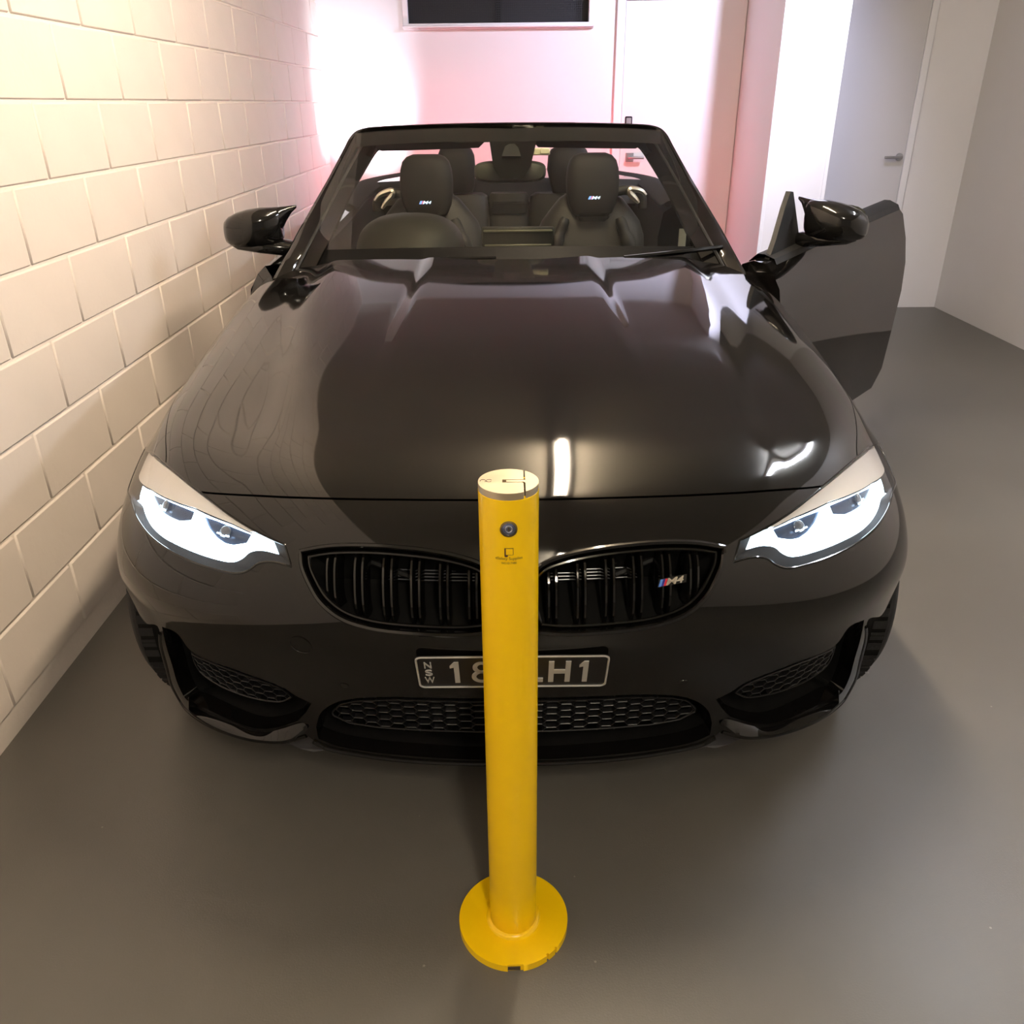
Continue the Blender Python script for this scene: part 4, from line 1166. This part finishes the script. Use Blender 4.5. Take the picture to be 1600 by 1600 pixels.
# seats
def seat(xc, s_):
    yc = 4.16
    prof = [(0.46, 0.215, 0.085, -0.10), (0.55, 0.24, 0.095, -0.07), (0.66, 0.255, 0.10, -0.05), (0.78, 0.262, 0.095, -0.025), (0.88, 0.258, 0.085, -0.005),
            (0.945, 0.235, 0.075, 0.005), (1.0, 0.19, 0.065, 0.015), (1.045, 0.15, 0.055, 0.025), (1.07, 0.11, 0.04, 0.03)]
    X, Yv = (1, 0, 0), (0, 1, 0)
    bk = MB().loft([superring((xc, yc+0.02+dy, z), X, Yv, a, b, 28, 3.0) for z, a, b, dy in prof]).build('front_seat', M_LEATHER, car)
    hp_ = [(0.975, 0.070, 0.030, -0.02), (0.99, 0.094, 0.045, -0.02), (1.03, 0.112, 0.055, -0.015), (1.08, 0.122, 0.06, -0.008), (1.13, 0.124, 0.06, 0.0), (1.18, 0.119, 0.058, 0.006), (1.215, 0.108, 0.052, 0.010), (1.235, 0.088, 0.042, 0.012), (1.245, 0.06, 0.028, 0.013)]
    MB().loft([superring((xc, yc-0.015+dy, z), X, Yv, a, b, 28, 3.2) for z, a, b, dy in hp_]).build('headrest', M_LEATHER2, bk)
    for q in (-1, 1):                                   # side bolsters of the backrest
        pts = [np.array((xc+q*a, yc-0.07+dy, z)) for z, a, dy in ((0.52, 0.20, -0.09), (0.66, 0.205, -0.06), (0.80, 0.19, -0.035), (0.90, 0.155, -0.02), (0.97, 0.125, -0.005))]
        MB().tube(catmull(pts, 5), [0.035]*5+[0.040]*5+[0.036]*5+[0.026]*5+[0.018], 10).build('bolster', M_LEATHER, bk)
    cu = MB().loft([superring((xc, yy, zz), X, (0, 0, 1), a, b, 24, 3.2) for yy, zz, a, b in ((yc-0.58, 0.50, 0.20, 0.05), (yc-0.54, 0.51, 0.245, 0.07), (yc-0.3, 0.505, 0.255, 0.075), (yc-0.05, 0.48, 0.25, 0.07))])
    cu.build('seat_cushion', M_LEATHER, bk)
    mb_ = MB().loft([superring((xc, yc-0.082, z), X, Yv, a, 0.012, 16, 2.5) for z, a in ((0.955, 0.06), (0.968, 0.075), (0.978, 0.078))]); mb_.build('headrest_slot', M_GLOSSBLK, bk)
    # lit badge
    bp_ = at_y(656 if s_ < 0 else 920, 316.5 if s_ < 0 else 309, 4.075)
    make_badge(bp_, (1, 0, 0), (0, 0, 1), (0, -1, 0), 0.0135, (M_BLITB, M_BLITB, M_BLITR, M_BLITW), bk, 0.002, M_LEATHER2)
    # belt guide arm
    pts = [(586, 314), (592, 306), (602, 301), (613, 299), (613, 305), (607, 312), (601, 319), (597, 326)] if s_ < 0 else [(1009, 305), (1003, 299), (993, 296), (984, 296), (984, 301), (990, 308), (995, 313), (998, 317)]
    P = [at_y(a, b, 4.10) for a, b in pts]
    g_ = MB(); g_.tube(catmull(P, 4), [0.007+0.009*math.sin(math.pi*k/28) for k in range(29)], 8); g_.build('belt_guide', M_CHROME, bk)
    hb_ = [at_y(a, b, 4.14) for a, b in ([(590, 330), (590, 314), (600, 306), (618, 302), (640, 305)] if s_ < 0 else [(1003, 325), (1003, 308), (995, 302), (978, 297), (960, 300)])]
    MB().tube(catmull(hb_, 4), 0.022, 10).build('belt_arm', M_LEATHER, bk)
seat(-0.382, -1); seat(0.388, 1)

# rear bench with its head restraints
rb_ = MB()
X, Yv = (1, 0, 0), (0, 1, 0)
for q in (-1, 1):
    rb_.loft([superring((q*0.345, 4.98+dy, z), X, Yv, a, 0.075, 24, 3.5) for z, a, dy in ((0.5, 0.22, -0.08), (0.7, 0.235, -0.04), (0.9, 0.235, 0), (0.985, 0.225, 0.01), (1.0, 0.20, 0.012))])
rb_.loft([superring((0, 5.0+dy, z), X, Yv, a, 0.06, 24, 3.5) for z, a, dy in ((0.5, 0.11, -0.08), (0.7, 0.115, -0.04), (0.9, 0.115, 0), (0.985, 0.11, 0.01), (1.0, 0.10, 0.012))])
rbo = rb_.build('rear_bench', M_LEATHER, car)
for px_, w in ((713, 0.106), (888, 0.118)):
    p = at_y(px_, 258, 4.95); top = at_y(px_, 227, 4.95)[2]
    pr = [(p[2]-0.14, 0.085, 0.05), (p[2]-0.10, 0.098, 0.06), (p[2]-0.02, w, 0.065), (p[2]+0.05, w*0.95, 0.06), (top-0.02, w*0.82, 0.05), (top-0.006, w*0.62, 0.035), (top, w*0.4, 0.02)]
    MB().loft([superring((p[0], 4.95, z), X, Yv, a, b, 24, 3.0) for z, a, b in pr]).build('rear_headrest', M_LEATHER2, rbo)
MB().box((0, 5.0-0.07, 0.925), (0.10, 0.012, 0.035), bev=0.01).build('armrest_strap', M_LEATHER2, rbo)

# interior mirror and sensor pod
mp = at_y(797, 268, 3.47)
mh = MB().loft([superring((mp[0], 3.47+dy, mp[2]), X, (0, 0, 1), a, b, 32, 3.6) for dy, a, b in ((-0.022, 0.10, 0.018), (-0.016, 0.128, 0.032), (0.0, 0.139, 0.040), (0.012, 0.137, 0.038))])
mho = mh.build('interior_mirror', mat('mirror_shell_plastic', (0.05, 0.05, 0.045), 0.45, var=0.1), car)
pod = [(765, 222), (771, 262), (783, 280), (816, 280), (829, 260), (838, 222)]
P = [at_y(a, b, 3.40+0.0006*(280-b)) for a, b in pod]; Q = [p+np.array((0, 0.045, 0.0)) for p in P]; k = len(P)
MB().add(P+Q, [tuple(range(k)), tuple(range(2*k-1, k-1, -1))]+[(i, (i+1) % k, k+(i+1) % k, k+i) for i in range(k)]).build('sensor_pod', M_GLOSSBLK, car)
pv = [(784, 244), (789, 229), (796, 225), (804, 225), (810, 231), (814, 244)]
P = [at_y(a, b, 3.395) for a, b in pv]; Q = [p+np.array((0, 0.01, 0.0)) for p in P]; k = len(P)
MB().add(P+Q, [tuple(range(k)), tuple(range(2*k-1, k-1, -1))]+[(i, (i+1) % k, k+(i+1) % k, k+i) for i in range(k)]).build('camera_shroud', mat('shroud_plastic', (0.03, 0.03, 0.03), 0.5, var=0.1), car)

# ---- rear body: quarter panels, deck, tail
def side_prof(y):                      # y from the nose; returns (x, z) points from sill to shoulder
    t = np.clip((y-1.66)/3.0, 0, 1); tail = sstep((y-3.9)/0.85)
    hip = math.exp(-((y-3.55)/0.55)**2)*0.02
    bx = 0.925+hip-0.16*tail; bz = 0.965+0.055*np.clip((y-1.7)/1.6, 0, 1)+0.03*sstep((y-3.0)/1.2)
    zs = 0.20+0.12*tail
    return [(bx-0.05, zs), (bx-0.02, zs+0.10), (bx-0.008, 0.50), (bx, 0.66), (bx-0.006, 0.78), (bx-0.025, 0.88), (bx-0.055, bz-0.035), (bx-0.085, bz-0.006), (bx-0.13, bz), (bx-0.17, bz-0.015)]
def side_skin(name, y0, y1, s_, zmax=None, arch=False):
    ys = np.linspace(y0, y1, 34); rings = []
    for y in ys:
        pr = side_prof(y)
        if zmax: pr = [(x, min(z, zmax)) for x, z in pr]
        pts = np.array(pr)
        if arch:                        # wheel opening
            dy = y-3.61
            if abs(dy) < 0.37:
                za = 0.335+math.sqrt(0.37**2-dy*dy)
                zz = pts[:, 1].copy(); top = zz[4]
                pts = np.array([(x, max(z, za) if i < 4 else z) for i, (x, z) in enumerate(pts)])
        rings.append([(s_*x, Y0+y, z) for x, z in pts])
    mb = MB().loft(rings, closed=False); o = mb.build(name, M_PAINT, car)
    return o
side_skin('quarter_panel', 3.02, 4.60, 1, arch=True); side_skin('quarter_panel', 3.02, 4.60, -1, arch=True)
ld = side_skin('door', 1.70, 3.012, -1)
for s_ in (1,):
    side_skin('sill', 1.62, 3.02, s_, zmax=0.34)
# deck behind the seats
rings = []
for y in np.linspace(3.92, 4.60, 12):
    xw = side_prof(y)[8][0]; bz = side_prof(y)[8][1]
    rings.append([(xw*t, Y0+y, bz+0.018*(1-t*t)-0.0) for t in np.linspace(-1, 1, 17)])
MB().loft(rings, closed=False).build('rear_deck', M_PAINT, car)
rings = []
for y, dz in ((3.80, -0.12), (3.86, -0.03), (3.90, -0.006), (3.925, 0.0)):
    xw = side_prof(3.92)[8][0]; bz = side_prof(3.92)[8][1]
    rings.append([(xw*t, Y0+y, bz+0.018*(1-t*t)+dz) for t in np.linspace(-1, 1, 17)])
MB().loft(rings, closed=False).build('deck_front', M_LEATHER2, car)
pr = side_prof(4.60); tail = []
for k, (x, z) in enumerate(pr):
    tail.append([(x*t, Y0+4.60+0.07*(1-t*t)*(1 if k < 8 else 0.6)-0.0, z+(0.018*(1-t*t) if k > 5 else 0)) for t in np.linspace(-1, 1, 17)])
MB().loft(tail[:9], closed=False).build('rear_bumper', M_PAINT, car)
for s_ in (1, -1):
    tl = MB(); P = [(s_*0.36, Y0+4.672, 0.80), (s_*0.70, Y0+4.635, 0.79), (s_*0.72, Y0+4.63, 0.90), (s_*0.40, Y0+4.67, 0.92)]
    Q = [(a, b+0.02, c) for a, b, c in P]
    tl.add(P+Q, [(0, 1, 2, 3), (7, 6, 5, 4), (0, 1, 5, 4), (1, 2, 6, 5), (2, 3, 7, 6), (3, 0, 4, 7)]); t_ = tl.build('tail_light', M_TAIL, car, False)
rl = MB().box((-0.66, Y0+4.655, 0.62), (0.05, 0.006, 0.022), bev=0.004).build('reverse_light', M_REV, car)
so = spot('reverse_lamp', (-0.70, Y0+4.70, 0.62), (-1.08, BY, 1.55), REVERSE_W, 54, 1.0, (0.84, 0.88, 1.0), 0.03)
so.parent = car; so.matrix_parent_inverse = Matrix.Translation(-Vector(car.location))
# interior side trim below the shoulder
for s_ in (1, -1):
    y0_, y1_ = (1.75, 3.95) if s_ < 0 else (3.05, 3.95)
    rings = []
    for y in np.linspace(y0_, y1_, 10):
        p9 = side_prof(y); bx, bz = p9[9]
        rings.append([(s_*(bx+0.03), Y0+y, bz-0.004), (s_*(bx-0.01), Y0+y, bz-0.03), (s_*(bx-0.03), Y0+y, 0.85), (s_*(bx-0.02), Y0+y, 0.62), (s_*bx, Y0+y, 0.40)])
    MB().loft(rings, closed=False).build('side_trim', M_LEATHER2, car)

for s_ in (1, -1):
    rings = []
    for y in np.linspace(3.05, 4.5, 16):
        bx, bz = side_prof(y)[8]
        rings.append([(s_*(bx+0.085), Y0+y, bz-0.022), (s_*(bx+0.06), Y0+y, bz+0.004), (s_*(bx+0.02), Y0+y, bz+0.012), (s_*(bx-0.03), Y0+y, bz+0.008), (s_*(bx-0.07), Y0+y, bz-0.015)])
    MB().loft(rings, closed=False).build('reflection_mask', M_CLOTH, car)  # added matt strip, hides the wall's reflection on the glossy shoulder
for s_, ye in ((1, 1.69), (-1, 1.70)):
    us = np.linspace(rear_c[0][0], UM, 14); E_ = SP(np.stack((us, np.full(14, VM-0.002)), 1), 0.004)*np.array((s_, 1, 1))
    pr = np.array(side_prof(ye))[::-1][2:]; k_ = np.linspace(0, len(pr)-1, 14)
    P_ = np.stack((np.interp(k_, range(len(pr)), pr[:, 0])*s_, np.full(14, Y0+ye), np.interp(k_, range(len(pr)), pr[:, 1])), 1)
    if s_ > 0: P_ = P_-np.array((0.02, 0, 0))
    MB().add(list(E_)+list(P_), [(i, i+1, 15+i, 14+i) for i in range(13)]).build('scuttle_panel', M_PAINT, car)
# ---- open passenger door
TH = math.radians(40); HX, HY = 0.90, 2.86
tD = np.array((math.sin(TH), math.cos(TH), 0)); nD = np.array((math.cos(TH), -math.sin(TH), 0))
def D(s_, n_, z): return np.array((HX, HY, 0))+tD*s_+nD*n_+np.array((0, 0, z))
def door_prof(s_):
    pr = side_prof(1.66+s_); return [(x-0.885, z) for x, z in pr]
rings = []
for s_ in np.linspace(0.0, 1.32, 26):
    rings.append([D(s_, n_, z+0.035*s_/1.3*(i/9)) for i, (n_, z) in enumerate(door_prof(s_))])
do = MB().loft(rings, closed=False).build('open_door', M_PAINT, car)
rings = []
for s_ in np.linspace(0.0, 1.32, 26):
    pr = door_prof(s_); zt = pr[9][1]+0.035*s_/1.3
    rings.append([D(s_, pr[9][0], zt), D(s_, pr[9][0]-0.015, zt-0.05), D(s_, -0.16, 0.72), D(s_, -0.14, 0.5), D(s_, -0.09, 0.24), D(s_, pr[0][0], pr[0][1])])
MB().loft(rings, closed=False).build('door_card', M_LEATHER2, do)
for e_ in (0.0, 1.32):
    pr = door_prof(e_); zt = 0.035*e_/1.3
    P = [D(e_, n_, z+zt*(i/9)) for i, (n_, z) in enumerate(pr)]+[D(e_, pr[9][0]-0.015, pr[9][1]+zt-0.05), D(e_, -0.16, 0.72), D(e_, -0.14, 0.5), D(e_, -0.09, 0.24)]
    MB().add(P, [tuple(range(len(P)))]).build('door_edge', M_PAINT, do, False)
# belt moulding and lock pin along the top of the open door
rings = []
for s_ in np.linspace(0.06, 1.318, 20):
    q_ = [(n_, z+0.035*s_/1.3*(i/9)) for i, (n_, z) in enumerate(door_prof(s_))]
    rings.append([D(s_, q_[6][0]*0.45+q_[7][0]*0.55, q_[6][1]*0.45+q_[7][1]*0.55+0.001), D(s_, q_[7][0]+0.003, q_[7][1]+0.006), D(s_, q_[8][0]+0.01, q_[8][1]+0.012), D(s_, q_[8][0]-0.015, q_[8][1]+0.012), D(s_, q_[9][0]-0.004, q_[9][1]), D(s_, q_[9][0]-0.004, q_[9][1]-0.02)])
MB().loft(rings, closed=False).build('belt_moulding', M_MATBLK, do)
MB().tube([D(0.80, -0.115, 1.03), D(0.80, -0.115, 1.075)], 0.0035, 8).build('lock_pin', M_MATBLK, do)
# hinge cover
MB().box(D(-0.02, -0.10, 0.86), (0.03, 0.05, 0.06), bev=0.01).build('hinge', M_MATBLK, do)

# ---- door mirrors
def door_mirror(O, out, fwd, parent, sail):
    O, out, fwd = (np.array(a, float) for a in (O, out, fwd)); up = np.array((0, 0, 1.0))
    secs = [(0.052, 0.030, 0.050, 0.012, 0.012), (0.060, 0.042, 0.058, 0.010, 0.010), (0.085, 0.052, 0.064, 0.018, 0.006), (0.12, 0.060, 0.067, 0.024, 0.003), (0.16, 0.062, 0.065, 0.026, 0.0),
            (0.20, 0.058, 0.059, 0.022, -0.004), (0.232, 0.048, 0.050, 0.014, -0.009), (0.252, 0.034, 0.038, 0.004, -0.013), (0.262, 0.016, 0.020, -0.004, -0.016)]
    rings = [superring(O+out*a+fwd*df+up*dz, fwd, up, b, c, 24, 2.7) for a, b, c, df, dz in secs]
    cap = MB().loft(rings).build('door_mirror', M_GLOSSBLK, parent)
    # hooked wing reaching back to the pillar over the top
    rings = [superring(O+out*a+fwd*df+up*dz, fwd, up, b, c, 14, 2.2) for a, b, c, df, dz in ((0.0, 0.005, 0.005, -0.016, 0.068), (0.018, 0.014, 0.012, -0.012, 0.060), (0.036, 0.026, 0.024, -0.004, 0.047), (0.058, 0.040, 0.042, 0.004, 0.028), (0.09, 0.050, 0.058, 0.012, 0.012))]
    sub = cap if parent is car else parent
    MB().loft(rings).build('mirror_wing', M_GLOSSBLK, sub)
    # lower arm to the door
    rings = [superring(O+out*a+fwd*df+up*dz, fwd, up, b, c, 14, 2.6) for a, b, c, df, dz in ((-0.06, 0.026, 0.020, -0.02, -0.088), (-0.01, 0.034, 0.026, -0.008, -0.080), (0.05, 0.042, 0.028, 0.006, -0.068), (0.13, 0.05, 0.022, 0.018, -0.062), (0.21, 0.044, 0.014, 0.014, -0.057), (0.24, 0.02, 0.006, 0.006, -0.052))]
    MB().loft(rings).build('mirror_arm', M_GLOSSBLK, sub)
    gl_ = MB().loft([superring(O+out*0.155+fwd*(-0.034)+up*0.002, out, up, 0.09, 0.052, 24, 2.8), superring(O+out*0.155+fwd*(-0.036)+up*0.002, out, up, 0.088, 0.05, 24, 2.8)])
    gl_.build('mirror_glass', M_MIRRORG, sub)
door_mirror((-0.757, 3.12, 1.062), (-1, 0, 0), (0, -1, 0), car, None)
door_mirror(D(0.33, -0.10, 1.07), nD, -tD, do, None)
# window sail on the open door
sa = [(0.0, 0.95), (0.10, 1.03), (0.20, 1.125), (0.262, 1.175), (0.285, 1.172), (0.305, 0.965)]
P = [D(a+0.03, -0.055-0.05*(z-0.95)/0.2, z-0.012) for a, z in sa]; Q = [p-nD*0.018 for p in P]; k = len(P)
MB().add(P+Q, [tuple(range(k)), tuple(range(2*k-1, k-1, -1))]+[(i, (i+1) % k, k+(i+1) % k, k+i) for i in range(k)]).build('window_sail', M_MATBLK, do, False)

# ---- small loose pieces in the screen
tp = at_y(844, 237, 3.45)
tg = empty('toll_tag', (tp[0], 3.45, tp[2]-0.02), 'small cream toll tag on the windscreen beside the interior mirror', 'tag')
MB().box((tp[0], 3.45, tp[2]), (0.037, 0.008, 0.0125), bev=0.004).build('tag_body', M_CREAM, tg)
MB().box((tp[0]+0.018, 3.438, tp[2]+0.003), (0.018, 0.006, 0.0105), bev=0.003).build('tag_clip', M_CREAM, tg)
st_ = at_y(1066, 372, 3.28)
MB().box((st_[0], 3.28, st_[2]), (0.014, 0.002, 0.034), bev=0.001).build('paper_label', M_STICK, car)
